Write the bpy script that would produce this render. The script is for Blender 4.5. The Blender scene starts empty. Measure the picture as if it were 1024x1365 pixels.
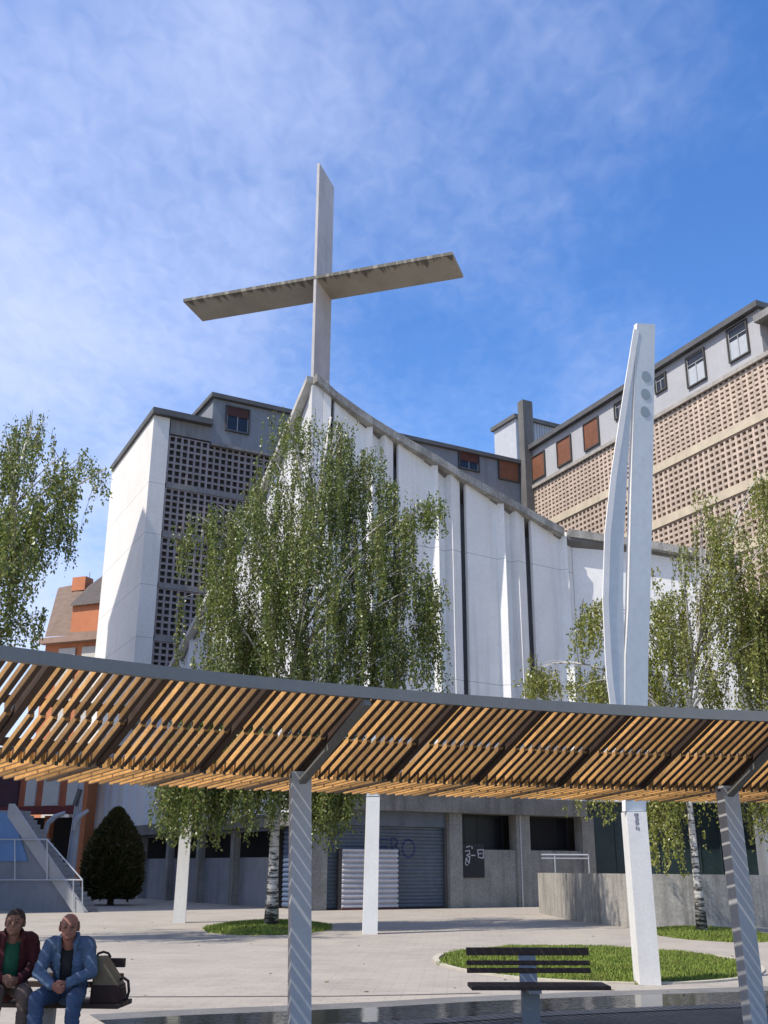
import bpy, bmesh, math, random
import numpy as np
from mathutils import Vector, Matrix
random.seed(7); rng = np.random.default_rng(7)
SC = bpy.context.scene; COL = SC.collection
V = Vector
def R(a): return math.radians(a)
# ------------------------------------------------------------------ camera
F = 1383.0; PITCH = R(18.9); ROLL = 17.0 / 4047.0; H = 1.7
_r0 = V((1, 0, 0)); FW = V((0, math.cos(PITCH), math.sin(PITCH))); _u0 = V((0, -math.sin(PITCH), math.cos(PITCH)))
RT = _r0 * math.cos(ROLL) + _u0 * math.sin(ROLL); UP = _u0 * math.cos(ROLL) - _r0 * math.sin(ROLL)
CAM = V((0, 0, H))
cd = bpy.data.cameras.new('camera'); cam = bpy.data.objects.new('camera', cd); COL.objects.link(cam)
cd.sensor_fit = 'AUTO'; cd.sensor_width = 36.0; cd.lens = F / 1365.0 * 36.0; cd.clip_start = 0.1; cd.clip_end = 3000
cam.matrix_world = Matrix(((RT.x, UP.x, -FW.x, CAM.x), (RT.y, UP.y, -FW.y, CAM.y), (RT.z, UP.z, -FW.z, CAM.z), (0, 0, 0, 1)))
SC.camera = cam
def ray(px, py): return FW * F + RT * (px - 512.0) + UP * (682.5 - py)
def G(px, py, z=0.0):
    d = ray(px, py); return CAM + d * ((z - H) / d.z)
def PY(px, py, Y):
    d = ray(px, py); return CAM + d * (Y / d.y)
def PL(px, py, p0, n):
    d = ray(px, py); return CAM + d * ((p0 - CAM).dot(n) / d.dot(n))
def proj(p):
    q = p - CAM; w = q.dot(FW); return (512 + F * q.dot(RT) / w, 682.5 - F * q.dot(UP) / w)
# ------------------------------------------------------------------ materials
def ramp(nt, els):
    n = nt.nodes.new('ShaderNodeValToRGB'); cr = n.color_ramp
    while len(cr.elements) > 1: cr.elements.remove(cr.elements[-1])
    cr.elements[0].position = els[0][0]; cr.elements[0].color = els[0][1]
    for p, c in els[1:]:
        e = cr.elements.new(p); e.color = c
    return n
def c4(c, k=1.0): return (c[0] * k, c[1] * k, c[2] * k, 1)
def M(name, col, rough=0.75, var=0.14, scale=1.5, bump=0.0, bscale=40.0, streak=0.0, streak_col=(0.05, 0.048, 0.042), sscale=3.0, metal=0.0, spec=0.35, island=0.0, fine=0.03, lines=None, line_dark=0.5):
    m = bpy.data.materials.new(name); m.use_nodes = True; nt = m.node_tree; L = nt.links; b = nt.nodes['Principled BSDF']
    tc = nt.nodes.new('ShaderNodeNewGeometry'); pos = tc.outputs['Position']
    n1 = nt.nodes.new('ShaderNodeTexNoise'); n1.inputs['Scale'].default_value = scale; n1.inputs['Detail'].default_value = 6; n1.inputs['Roughness'].default_value = 0.65
    L.new(pos, n1.inputs['Vector'])
    r1 = ramp(nt, [(0.3, c4(col, 1 - var)), (0.5, c4(col)), (0.7, c4(col, 1 + var))]); L.new(n1.outputs['Fac'], r1.inputs['Fac'])
    out = r1.outputs['Color']
    def mul(o, fac_out, lo, hi):
        mr = nt.nodes.new('ShaderNodeMapRange'); mr.inputs['From Min'].default_value = 0.25; mr.inputs['From Max'].default_value = 0.75
        mr.inputs['To Min'].default_value = lo; mr.inputs['To Max'].default_value = hi; L.new(fac_out, mr.inputs['Value'])
        mx = nt.nodes.new('ShaderNodeMix'); mx.data_type = 'RGBA'; mx.blend_type = 'MULTIPLY'; mx.inputs['Factor'].default_value = 1.0
        L.new(o, mx.inputs[6]); L.new(mr.outputs['Result'], mx.inputs[7]); return mx.outputs[2]
    if fine > 0:
        n2 = nt.nodes.new('ShaderNodeTexNoise'); n2.inputs['Scale'].default_value = scale * 14; n2.inputs['Detail'].default_value = 4; L.new(pos, n2.inputs['Vector'])
        out = mul(out, n2.outputs['Fac'], 1 - fine * 2, 1 + fine * 2)
    if island > 0:
        mr = nt.nodes.new('ShaderNodeMapRange'); mr.inputs['To Min'].default_value = 1 - island; mr.inputs['To Max'].default_value = 1 + island
        L.new(tc.outputs['Random Per Island'], mr.inputs['Value'])
        mx = nt.nodes.new('ShaderNodeMix'); mx.data_type = 'RGBA'; mx.blend_type = 'MULTIPLY'; mx.inputs['Factor'].default_value = 1.0
        L.new(out, mx.inputs[6]); L.new(mr.outputs['Result'], mx.inputs[7]); out = mx.outputs[2]
    if streak > 0:
        mp = nt.nodes.new('ShaderNodeMapping'); mp.inputs['Scale'].default_value = (sscale, sscale, sscale * 0.06); L.new(pos, mp.inputs['Vector'])
        n3 = nt.nodes.new('ShaderNodeTexNoise'); n3.inputs['Scale'].default_value = 1.0; n3.inputs['Detail'].default_value = 8; n3.inputs['Roughness'].default_value = 0.7; L.new(mp.outputs['Vector'], n3.inputs['Vector'])
        r3 = ramp(nt, [(0.48, (0, 0, 0, 1)), (0.72, (streak, streak, streak, 1))]); L.new(n3.outputs['Fac'], r3.inputs['Fac'])
        mx = nt.nodes.new('ShaderNodeMix'); mx.data_type = 'RGBA'; L.new(r3.outputs['Color'], mx.inputs['Factor']); L.new(out, mx.inputs[6]); mx.inputs[7].default_value = c4(streak_col); out = mx.outputs[2]
    if lines:
        sx = nt.nodes.new('ShaderNodeSeparateXYZ'); L.new(pos, sx.inputs[0])
        for z0, hw in lines:
            a = nt.nodes.new('ShaderNodeMath'); a.operation = 'SUBTRACT'; a.inputs[1].default_value = z0; L.new(sx.outputs[2], a.inputs[0])
            b2 = nt.nodes.new('ShaderNodeMath'); b2.operation = 'ABSOLUTE'; L.new(a.outputs[0], b2.inputs[0])
            c = nt.nodes.new('ShaderNodeMath'); c.operation = 'LESS_THAN'; c.inputs[1].default_value = hw; L.new(b2.outputs[0], c.inputs[0])
            d = nt.nodes.new('ShaderNodeMath'); d.operation = 'MULTIPLY'; d.inputs[1].default_value = line_dark; L.new(c.outputs[0], d.inputs[0])
            mx = nt.nodes.new('ShaderNodeMix'); mx.data_type = 'RGBA'; L.new(d.outputs[0], mx.inputs['Factor']); L.new(out, mx.inputs[6]); mx.inputs[7].default_value = (0.05, 0.05, 0.05, 1); out = mx.outputs[2]
    L.new(out, b.inputs['Base Color'])
    b.inputs['Roughness'].default_value = rough; b.inputs['Metallic'].default_value = metal; b.inputs['Specular IOR Level'].default_value = spec
    if bump > 0:
        n4 = nt.nodes.new('ShaderNodeTexNoise'); n4.inputs['Scale'].default_value = bscale; n4.inputs['Detail'].default_value = 5; L.new(pos, n4.inputs['Vector'])
        bp = nt.nodes.new('ShaderNodeBump'); bp.inputs['Strength'].default_value = bump; bp.inputs['Distance'].default_value = 0.02; L.new(n4.outputs['Fac'], bp.inputs['Height']); L.new(bp.outputs[0], b.inputs['Normal'])
    return m
# ------------------------------------------------------------------ mesh building
LOC = {}
class MB:
    def __init__(s): s.v = []; s.f = []; s.mi = []; s.cur = 0
    def vert(s, p): s.v.append((p[0], p[1], p[2])); return len(s.v) - 1
    def face(s, ix): s.f.append(tuple(ix)); s.mi.append(s.cur)
    def poly(s, pts): s.face([s.vert(p) for p in pts])
    def obox(s, o, a, b, c):
        o = V(o); a = V(a); b = V(b); c = V(c)
        P = [s.vert(o + a * i + b * j + c * k) for k in (0, 1) for j in (0, 1) for i in (0, 1)]
        for q in ((0, 2, 3, 1), (4, 5, 7, 6), (0, 1, 5, 4), (2, 6, 7, 3), (0, 4, 6, 2), (1, 3, 7, 5)): s.face([P[i] for i in q])
    def box(s, c, sx, sy, sz, ux=V((1, 0, 0)), uy=V((0, 1, 0)), uz=V((0, 0, 1))):
        c = V(c); s.obox(c - ux * sx / 2 - uy * sy / 2 - uz * sz / 2, ux * sx, uy * sy, uz * sz)
    def bar(s, p0, p1, w, h, up=V((0, 0, 1))):
        p0 = V(p0); p1 = V(p1); d = (p1 - p0).normalized(); sd = d.cross(up).normalized(); u = sd.cross(d).normalized()
        s.obox(p0 - sd * w / 2 - u * h / 2, p1 - p0, sd * w, u * h)
    def prism(s, pts, ext):
        ext = V(ext); a = [s.vert(V(p)) for p in pts]; b = [s.vert(V(p) + ext) for p in pts]; n = len(a)
        s.face(a[::-1]); s.face(b)
        for i in range(n): s.face((a[i], a[(i + 1) % n], b[(i + 1) % n], b[i]))
    def loft(s, rings, cap=True, closed=True):
        ids = [[s.vert(p) for p in r] for r in rings]; n = len(ids[0])
        for i in range(len(ids) - 1):
            for j in range(n if closed else n - 1):
                s.face((ids[i][j], ids[i][(j + 1) % n], ids[i + 1][(j + 1) % n], ids[i + 1][j]))
        if cap: s.face(ids[0][::-1]); s.face(ids[-1])
    def tube(s, pts, rad, n=8, cap=True):
        pts = [V(p) for p in pts]; rings = []; ref = None
        for i, p in enumerate(pts):
            d = (pts[min(i + 1, len(pts) - 1)] - pts[max(i - 1, 0)]).normalized()
            if ref is None: ref = d.orthogonal().normalized()
            a = (ref - d * ref.dot(d)).normalized(); b = d.cross(a); ref = a
            r = rad if isinstance(rad, (int, float)) else rad[i]
            rings.append([p + (a * math.cos(2 * math.pi * k / n) + b * math.sin(2 * math.pi * k / n)) * r for k in range(n)])
        s.loft(rings, cap)
    def sheet(s, front, ext):
        """a grid of points (rows of columns) thickened by the vector ext"""
        nr = len(front); nc = len(front[0]); ext = V(ext)
        a = [[s.vert(p) for p in r] for r in front]; b = [[s.vert(V(p) + ext) for p in r] for r in front]
        for i in range(nr - 1):
            for j in range(nc - 1):
                s.face((a[i][j], a[i][j + 1], a[i + 1][j + 1], a[i + 1][j])); s.face((b[i][j], b[i + 1][j], b[i + 1][j + 1], b[i][j + 1]))
        for j in range(nc - 1):
            s.face((a[0][j], b[0][j], b[0][j + 1], a[0][j + 1])); s.face((a[-1][j], a[-1][j + 1], b[-1][j + 1], b[-1][j]))
        for i in range(nr - 1):
            s.face((a[i][0], a[i + 1][0], b[i + 1][0], b[i][0])); s.face((a[i][-1], b[i][-1], b[i + 1][-1], a[i + 1][-1]))
    def build(s, name, mat, parent=None, smooth=False, bevel=0.0, fix=True):
        L = LOC.get(parent.name, V((0, 0, 0))) if parent else V((0, 0, 0))
        me = bpy.data.meshes.new(name); me.from_pydata([(v[0] - L.x, v[1] - L.y, v[2] - L.z) for v in s.v], [], s.f)
        mats = mat if isinstance(mat, (list, tuple)) else [mat]
        for m in mats: me.materials.append(m)
        if len(mats) > 1: me.polygons.foreach_set('material_index', s.mi)
        if fix:
            bm = bmesh.new(); bm.from_mesh(me); bmesh.ops.recalc_face_normals(bm, faces=bm.faces)
            bm.to_mesh(me); bm.free()
        if smooth: me.polygons.foreach_set('use_smooth', [True] * len(me.polygons))
        me.update()
        o = bpy.data.objects.new(name, me); COL.objects.link(o)
        if parent: o.parent = parent; LOC[o.name] = L
        if bevel > 0:
            md = o.modifiers.new('bevel', 'BEVEL'); md.width = bevel; md.segments = 2; md.limit_method = 'ANGLE'
        return o
def tag(o, label=None, cat=None, group=None, kind=None):
    if label: o['label'] = label
    if cat: o['category'] = cat
    if group: o['group'] = group
    if kind: o['kind'] = kind
    return o
def thing(name, label, cat, loc=(0, 0, 0), group=None):
    o = bpy.data.objects.new(name, None); COL.objects.link(o); o.location = loc; o.empty_display_size = 0.2
    LOC[o.name] = V(loc); return tag(o, label, cat, group)
def copy_tree(o, parent=None):
    c = o.copy(); COL.objects.link(c)
    if parent: c.parent = parent
    for ch in [x for x in list(o.children)]: copy_tree(ch, c)
    return c
def lerp(a, b, t): return a + (b - a) * t
def interp(x, xs, ys): return float(np.interp(x, xs, ys))
# ------------------------------------------------------------------ light
SAZ = R(34.0); SEL = R(55.0)
S = V((-math.cos(SAZ) * math.cos(SEL), -math.sin(SAZ) * math.cos(SEL), math.sin(SEL)))
sl = bpy.data.lights.new('sun', 'SUN'); so = bpy.data.objects.new('sun', sl); COL.objects.link(so)
sl.energy = 3.3; sl.angle = R(0.5); sl.color = (1.0, 0.945, 0.86); so.location = (-30, -20, 60)
so.rotation_euler = (-S).to_track_quat('-Z', 'Y').to_euler()
w = bpy.data.worlds.new('World'); SC.world = w; w.use_nodes = True; nt = w.node_tree; L = nt.links; nt.nodes.clear()
wo = nt.nodes.new('ShaderNodeOutputWorld'); bg = nt.nodes.new('ShaderNodeBackground'); L.new(bg.outputs[0], wo.inputs[0]); bg.inputs['Strength'].default_value = 0.085
sky = nt.nodes.new('ShaderNodeTexSky'); sky.sky_type = 'NISHITA'; sky.sun_disc = False; sky.sun_elevation = SEL; sky.sun_rotation = math.atan2(S.x, S.y)
sky.air_density = 1.0; sky.dust_density = 0.3; sky.ozone_density = 3.5
tc = nt.nodes.new('ShaderNodeTexCoord'); sx = nt.nodes.new('ShaderNodeSeparateXYZ'); L.new(tc.outputs['Generated'], sx.inputs[0])
def mth(op, a, b=None, clamp=False):
    n = nt.nodes.new('ShaderNodeMath'); n.operation = op; n.use_clamp = clamp
    for i, x in enumerate((a, b)):
        if x is None: continue
        if isinstance(x, (int, float)): n.inputs[i].default_value = x
        else: L.new(x, n.inputs[i])
    return n.outputs[0]
den = mth('ADD', mth('MAXIMUM', sx.outputs[2], 0.0), 0.12)
cx = mth('DIVIDE', sx.outputs[0], den); cy = mth('DIVIDE', sx.outputs[1], den)
cb = nt.nodes.new('ShaderNodeCombineXYZ'); L.new(cx, cb.inputs[0]); L.new(cy, cb.inputs[1])
def wnoise(scale, detail, rough, loc, sc=(1, 1, 1), rot=0, dist=0.0):
    mp = nt.nodes.new('ShaderNodeMapping'); mp.inputs['Location'].default_value = loc; mp.inputs['Scale'].default_value = sc; mp.inputs['Rotation'].default_value = (0, 0, rot); L.new(cb.outputs[0], mp.inputs[0])
    n = nt.nodes.new('ShaderNodeTexNoise'); n.inputs['Scale'].default_value = scale; n.inputs['Detail'].default_value = detail; n.inputs['Roughness'].default_value = rough; n.inputs['Distortion'].default_value = dist
    L.new(mp.outputs[0], n.inputs['Vector']); return n.outputs['Fac']
big = wnoise(1.25, 4, 0.5, (0.3, 0.1, 0), dist=0.3); wisp = wnoise(2.4, 6, 0.5, (1.3, 2.2, 0), (1.0, 0.75, 1), R(35), 0.25); ripple = wnoise(34, 2, 0.55, (0, 0, 0), (1, 0.7, 1), R(-25), 0.5)
# cirrus is thick to the left and overhead, thin to the right: a slope in sky-plane coordinates
slope = mth('ADD', mth('MULTIPLY', cx, -0.36), 0.25)
raw = mth('ADD', mth('ADD', mth('MULTIPLY', big, 1.0), mth('MULTIPLY', wisp, 0.62)), mth('MULTIPLY', ripple, 0.20))
raw = mth('ADD', raw, slope)
fac = nt.nodes.new('ShaderNodeMapRange'); fac.interpolation_type = 'SMOOTHSTEP'; fac.inputs['From Min'].default_value = 0.86; fac.inputs['From Max'].default_value = 1.66; fac.inputs['To Max'].default_value = 0.8; L.new(raw, fac.inputs['Value'])
mixc = nt.nodes.new('ShaderNodeMix'); mixc.data_type = 'RGBA'; L.new(fac.outputs[0], mixc.inputs['Factor']); hs = nt.nodes.new('ShaderNodeHueSaturation'); hs.inputs['Saturation'].default_value = 1.23; hs.inputs['Hue'].default_value = 0.508; hs.inputs['Value'].default_value = 1.66; L.new(sky.outputs[0], hs.inputs['Color']); L.new(hs.outputs[0], mixc.inputs[6]); mixc.inputs[7].default_value = (5.6, 6.2, 8.3, 1)
L.new(mixc.outputs[2], bg.inputs['Color'])
SC.view_settings.view_transform = 'Standard'; SC.view_settings.look = 'None'; SC.view_settings.exposure = 0.78; SC.view_settings.gamma = 1.0; SC.view_settings.use_curve_mapping = False
SC.cycles.max_bounces = 6; SC.cycles.transparent_max_bounces = 8; SC.cycles.use_denoising = True
# ================================================================== ground, pool, grass
def pave_mat():
    m = bpy.data.materials.new('plaza_pavers'); m.use_nodes = True; nt = m.node_tree; L = nt.links; b = nt.nodes['Principled BSDF']
    g = nt.nodes.new('ShaderNodeNewGeometry'); mp = nt.nodes.new('ShaderNodeMapping'); mp.inputs['Rotation'].default_value = (0, 0, R(4)); L.new(g.outputs['Position'], mp.inputs[0])
    br = nt.nodes.new('ShaderNodeTexBrick'); br.inputs['Scale'].default_value = 1.0; br.inputs['Brick Width'].default_value = 0.42; br.inputs['Row Height'].default_value = 0.21
    br.inputs['Mortar Size'].default_value = 0.006; br.inputs['Mortar Smooth'].default_value = 0.3
    br.inputs['Color1'].default_value = (0.355, 0.315, 0.268, 1); br.inputs['Color2'].default_value = (0.325, 0.288, 0.245, 1); br.inputs['Mortar'].default_value = (0.245, 0.218, 0.185, 1); L.new(mp.outputs[0], br.inputs['Vector'])
    n = nt.nodes.new('ShaderNodeTexNoise'); n.inputs['Scale'].default_value = 0.5; n.inputs['Detail'].default_value = 7; n.inputs['Roughness'].default_value = 0.7; L.new(g.outputs['Position'], n.inputs['Vector'])
    r = ramp(nt, [(0.3, (0.82, 0.82, 0.83, 1)), (0.55, (1, 1, 1, 1)), (0.75, (1.07, 1.06, 1.04, 1))]); L.new(n.outputs['Fac'], r.inputs[0])
    mx = nt.nodes.new('ShaderNodeMix'); mx.data_type = 'RGBA'; mx.blend_type = 'MULTIPLY'; mx.inputs['Factor'].default_value = 1; L.new(br.outputs['Color'], mx.inputs[6]); L.new(r.outputs[0], mx.inputs[7])
    n5 = nt.nodes.new('ShaderNodeTexNoise'); n5.inputs['Scale'].default_value = 9; n5.inputs['Detail'].default_value = 3; L.new(g.outputs['Position'], n5.inputs['Vector'])
    r5 = ramp(nt, [(0.66, (1, 1, 1, 1)), (0.74, (0.72, 0.71, 0.7, 1))]); L.new(n5.outputs['Fac'], r5.inputs[0])
    mx2 = nt.nodes.new('ShaderNodeMix'); mx2.data_type = 'RGBA'; mx2.blend_type = 'MULTIPLY'; mx2.inputs['Factor'].default_value = 1; L.new(mx.outputs[2], mx2.inputs[6]); L.new(r5.outputs[0], mx2.inputs[7])
    L.new(mx2.outputs[2], b.inputs['Base Color']); b.inputs['Roughness'].default_value = 0.85; b.inputs['Specular IOR Level'].default_value = 0.2
    bp = nt.nodes.new('ShaderNodeBump'); bp.inputs['Strength'].default_value = 0.4; bp.inputs['Distance'].default_value = 0.01; L.new(br.outputs['Fac'], bp.inputs['Height']); bp.invert = True; L.new(bp.outputs[0], b.inputs['Normal'])
    return m
g = MB(); g.poly([(-700, -200, 0), (700, -200, 0), (700, 1600, 0), (-700, 1600, 0)]); tag(g.build('ground', pave_mat(), fix=False), kind='structure')
# reflecting pool: a shallow dark sheet of water with a granite kerb, curving with the pergola
pool_far = [G(px, py) for px, py in ((120, 1353), (230, 1347), (330, 1343), (430, 1339), (500, 1336), (600, 1330), (700, 1326), (800, 1322), (900, 1319), (1000, 1316), (1100, 1313), (1200, 1311))]
def off(pts, d):
    out = []
    for i, p in enumerate(pts):
        t = (pts[min(i + 1, len(pts) - 1)] - pts[max(i - 1, 0)]).normalized(); n = V((t.y, -t.x, 0)); out.append(p + n * d)
    return out
def strip(a, b, z): 
    m = MB()
    for i in range(len(a) - 1): m.poly([V((a[i].x, a[i].y, z)), V((b[i].x, b[i].y, z)), V((b[i + 1].x, b[i + 1].y, z)), V((a[i + 1].x, a[i + 1].y, z))])
    return m
granite = M('grey_granite', (0.11, 0.108, 0.105), 0.6, 0.18, 6, fine=0.2)
def paving_dark():
    m = M('dark_granite_setts', (0.15, 0.145, 0.14), 0.55, 0.2, 2.0, fine=0.15); return m
strip(off(pool_far, -0.02), off(pool_far, 0.55), 0.004).build('paving_band', paving_dark(), fix=False)['kind'] = 'structure'
def water_mat():
    m = bpy.data.materials.new('pool_water'); m.use_nodes = True; nt = m.node_tree; b = nt.nodes['Principled BSDF']; L = nt.links
    b.inputs['Base Color'].default_value = (0.012, 0.013, 0.015, 1); b.inputs['Roughness'].default_value = 0.04; b.inputs['IOR'].default_value = 1.33; b.inputs['Specular IOR Level'].default_value = 0.5
    g = nt.nodes.new('ShaderNodeNewGeometry'); mp = nt.nodes.new('ShaderNodeMapping'); mp.inputs['Rotation'].default_value = (0, 0, R(30)); mp.inputs['Scale'].default_value = (5.0, 15.0, 1); L.new(g.outputs['Position'], mp.inputs[0])
    n = nt.nodes.new('ShaderNodeTexNoise'); n.inputs['Scale'].default_value = 1.2; n.inputs['Detail'].default_value = 3; n.inputs['Distortion'].default_value = 0.5; L.new(mp.outputs[0], n.inputs['Vector'])
    bp = nt.nodes.new('ShaderNodeBump'); bp.inputs['Strength'].default_value = 0.06; bp.inputs['Distance'].default_value = 0.05; L.new(n.outputs['Fac'], bp.inputs['Height']); L.new(bp.outputs[0], b.inputs['Normal'])
    return m
strip(off(pool_far, 0.55), off(pool_far, 1.8), 0.008).build('water', water_mat(), fix=False)['kind'] = 'structure'
strip(off(pool_far, 1.8), off(pool_far, 2.15), 0.012).build('pool_kerb', granite, fix=False)['kind'] = 'structure'
strip(off(pool_far, 2.151), off(pool_far, 14), 0.004).build('paving_band', M('bounce_cut_paving', (0.075, 0.073, 0.07), .75, .2, 2, fine=.15), fix=False)['kind'] = 'structure'  # dark ground added towards the camera to cut light bouncing under the pergola
# thin dark drain line across the plaza
dl = [G(px, py) for px, py in ((-120, 1331), (0, 1330), (150, 1329), (300, 1328.5), (450, 1328), (560, 1326), (640, 1324))]
strip(off(dl, -0.03), off(dl, 0.05), 0.0045).build('drain_channel', M('drain_iron', (0.09, 0.088, 0.085), 0.7), fix=False)['kind'] = 'structure'
grass_m = M('grass_blades', (0.15, 0.195, 0.034), 0.75, 0.35, 1.1, streak=.5, streak_col=(.23, .20, .075), sscale=1.6, island=0.45, fine=0.1, spec=0.2)
soil_m = M('grass_soil', (0.06, 0.10, 0.02), 0.9, 0.3, 4, fine=0.2)
def grass_bed(px0, px1, py0, py1, hgt, n, seed, kerb=True, bl=0.045):
    far = G((px0 + px1) / 2, py0); near = G((px0 + px1) / 2, py1); cy = (far.y + near.y) / 2; ry = abs(far.y - near.y) / 2
    pm = (py0 + py1) / 2 - (py1 - py0) * 0.08
    a = PY(px0, pm, cy); c = PY(px1, pm, cy); cx = (a.x + c.x) / 2; rx = (c.x - a.x) / 2
    rs = np.random.default_rng(seed)
    m = MB(); rings = []
    for k in range(9):
        f = 1 - k / 8.0
        rings.append([V((cx + rx * f * math.cos(t), cy + ry * f * math.sin(t), 0.004 + hgt * (1 - f * f))) for t in np.linspace(0, 2 * math.pi, 49)[:-1]] if k < 8 else [V((cx + 0.001 * math.cos(t), cy + 0.001 * math.sin(t), 0.004 + hgt)) for t in np.linspace(0, 2 * math.pi, 49)[:-1]])
    m.loft(rings, cap=False)
    # blades
    r = np.sqrt(rs.random(n)) * 1.005; t = rs.random(n) * 2 * math.pi; rr = 1 + 0.03 * np.sin(t * 9 + seed) + 0.02 * np.sin(t * 23)
    x = cx + rx * r * np.cos(t) * rr; y = cy + ry * r * np.sin(t) * rr; z = 0.004 + hgt * np.clip(1 - r * r, 0, 1)
    for i in range(n):
        an = rs.random() * math.pi; wd = 0.008 + 0.01 * rs.random(); h = bl * (0.5 + rs.random()); dx = math.cos(an) * wd; dy = math.sin(an) * wd; lx = rs.normal() * h * 0.4; ly = rs.normal() * h * 0.4
        j = len(m.v); m.v += [(x[i] - dx, y[i] - dy, z[i] - 0.01), (x[i] + dx, y[i] + dy, z[i] - 0.01), (x[i] + lx, y[i] + ly, z[i] + h)]; m.face((j, j + 1, j + 2))
    o = m.build('grass', grass_m, fix=False); o['kind'] = 'stuff'
    if kerb:
        k = MB(); N = 72
        for i in range(N):
            t0 = 2 * math.pi * i / N; t1 = 2 * math.pi * (i + 1) / N
            p = [V((cx + (rx + d) * math.cos(t), cy + (ry + d) * math.sin(t), 0)) for t in (t0, t1) for d in (0.02, 0.14)]
            k.prism([p[0], p[1], p[3], p[2]], (0, 0, 0.03))
        k.build('kerb_ring', M('pale_kerb', (0.42, 0.38, 0.30), 0.8, 0.15, 5), fix=True)['kind'] = 'structure'
    return cx, cy, rx, ry
bed1 = grass_bed(587, 988, 1262, 1311, 0.08, 42000, 3)
bed2 = grass_bed(276, 442, 1229, 1247, 0.14, 14000, 4, kerb=False, bl=0.06)
bed3 = grass_bed(872, 1018, 1238, 1256, 0.12, 14000, 5, kerb=False, bl=0.06)

fl = MB(); rf = np.random.default_rng(17)
for i in range(60):
    px = rf.uniform(120, 1000); py = 1222 + 105 * rf.random() ** 1.3; c = G(px, py, .006); a = rf.random() * 6.28; l = .035 + .03 * rf.random(); d = V((math.cos(a), math.sin(a), 0)) * l; e = V((-d.y, d.x, 0)) * .55
    fl.poly([c - d, c - e + V((0, 0, .012)), c + d, c + e + V((0, 0, .008))])
fl.build('fallen_leaves', M('dry_leaf', (.17, .13, .06), .8, .4, 3, island=.5), fix=False)['kind'] = 'stuff'
# ================================================================== church
UA = R(29.0); U = V((math.cos(UA), math.sin(UA), 0)); N_ = V((math.sin(UA), -math.cos(UA), 0))   # N_ points out of the front
K = G(400, 1214.0); K.z = 0
concrete = M('weathered_concrete', (0.23, 0.22, 0.20), 0.85, 0.22, 0.8, 0.25, 25, streak=0.55, sscale=2.2, fine=0.12)
concrete_dk = M('stained_concrete', (0.15, 0.145, 0.135), 0.85, 0.25, 0.9, 0.25, 25, streak=0.7, sscale=2.5, fine=0.12)
conc_cap = M('lichen_concrete_cap', (0.30, 0.29, 0.265), 0.85, 0.35, 1.1, 0.3, 20, streak=0.6, sscale=1.6, fine=0.2)
def front(t, out, z): return K + U * t + N_ * out + V((0, 0, z))
def tz(px, py, out=0.0):
    p = PL(px, py, K + N_ * out, N_); return (p - K).dot(U), p.z
church = thing('church', 'angular church with tall folded white panels and a concave roofline rising to a corner peak', 'church', K)
eav_px = [(415.5, 496), (450, 523), (490, 552), (529, 576), (580, 605), (615, 628), (666, 656), (699, 675), (752, 704)]
ev = [tz(*p, out=0.55) for p in eav_px]; ev[0] = (-0.15, ev[0][1])
et = [a for a, b in ev]; ez = [b for a, b in ev]
def eave(t): return interp(t, et, ez)
T1 = et[-1]
zb = tz(640, 1063)[1]; zl = tz(660, 1086)[1]
jl1 = tz(640, 742)[1]; jl2 = tz(650, 912)[1]
white = M('white_panel_paint', (0.74, 0.725, 0.69), 0.7, 0.06, 0.7, 0.08, 30, streak=0.32, streak_col=(0.30, 0.28, 0.25), sscale=1.9, fine=0.03, lines=[(jl1, 0.016), (jl2, 0.016)], line_dark=0.5)
def tpx(px): return tz(px, 773)[0]
def ease(f): return max(0.0, min(1.0, f)) 
def facade_panel(cols, rows=16, name='facade_panel', top=eave, bottom=None, fr=front, thick=0.22, mat=None):
    """cols: (t_top, out_top, t_bot, out_bot); a vertical folded sheet"""
    b0 = zb if bottom is None else bottom
    g = []
    for i in range(rows + 1):
        f = i / rows; r = []
        for (ta, oa, tb, ob) in cols:
            e = ease(f * 1.35); t = lerp(ta, tb, e); o = lerp(oa, ob, e); zt = top(t) - 0.12
            r.append(fr(t, o, lerp(zt, b0, f)))
        g.append(r)
    m = MB(); m.sheet(g, -N_ * thick); return m.build(name, mat or white, church)
def wide(t0, t1):
    t0 += .03
    w = t1 - t0
    facade_panel([(t0, .28, t0, .30), (t0 + w * .90, .05, t0 + w * .86, .05), (t0 + w, .40, t0 + w, .46)])
def narrow(t0, t1):
    t1 -= .02
    w = t1 - t0
    facade_panel([(t0, .06, t0, .08), (t0 + w * .45, -.06, t0 + w * .42, -.06), (t0 + w * .56, .36, t0 + w * .58, .42), (t0 + w, .18, t0 + w, .20)])
facade_panel([(0.35, .30, 0.35, .30), (tpx(432), .34, tpx(432), .36)])
for a, b in ((437, 490), (527, 580), (619, 669), (706, 752)): wide(tpx(a), tpx(b))
for a, b in ((491, 522), (581.5, 613), (670, 699.5)): narrow(tpx(a), tpx(b))
tL = tpx(765); facade_panel([(tpx(754), -.05, tpx(754), -.05), (tL, -.05, tL, -.05)])
# wall behind the slots, and the tower-like corner pier
m = MB(); bt = list(np.linspace(0.3, tL, 24)); pts = [front(t, -.75, eave(t) - .25) for t in bt] + [front(tL, -.75, zb), front(0.3, -.75, zb)]
m.prism(pts, -N_ * .3); m.build('back_wall', M('slot_wall_paint', (0.36, 0.37, 0.39), 0.8, 0.1, 1), church)
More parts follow.
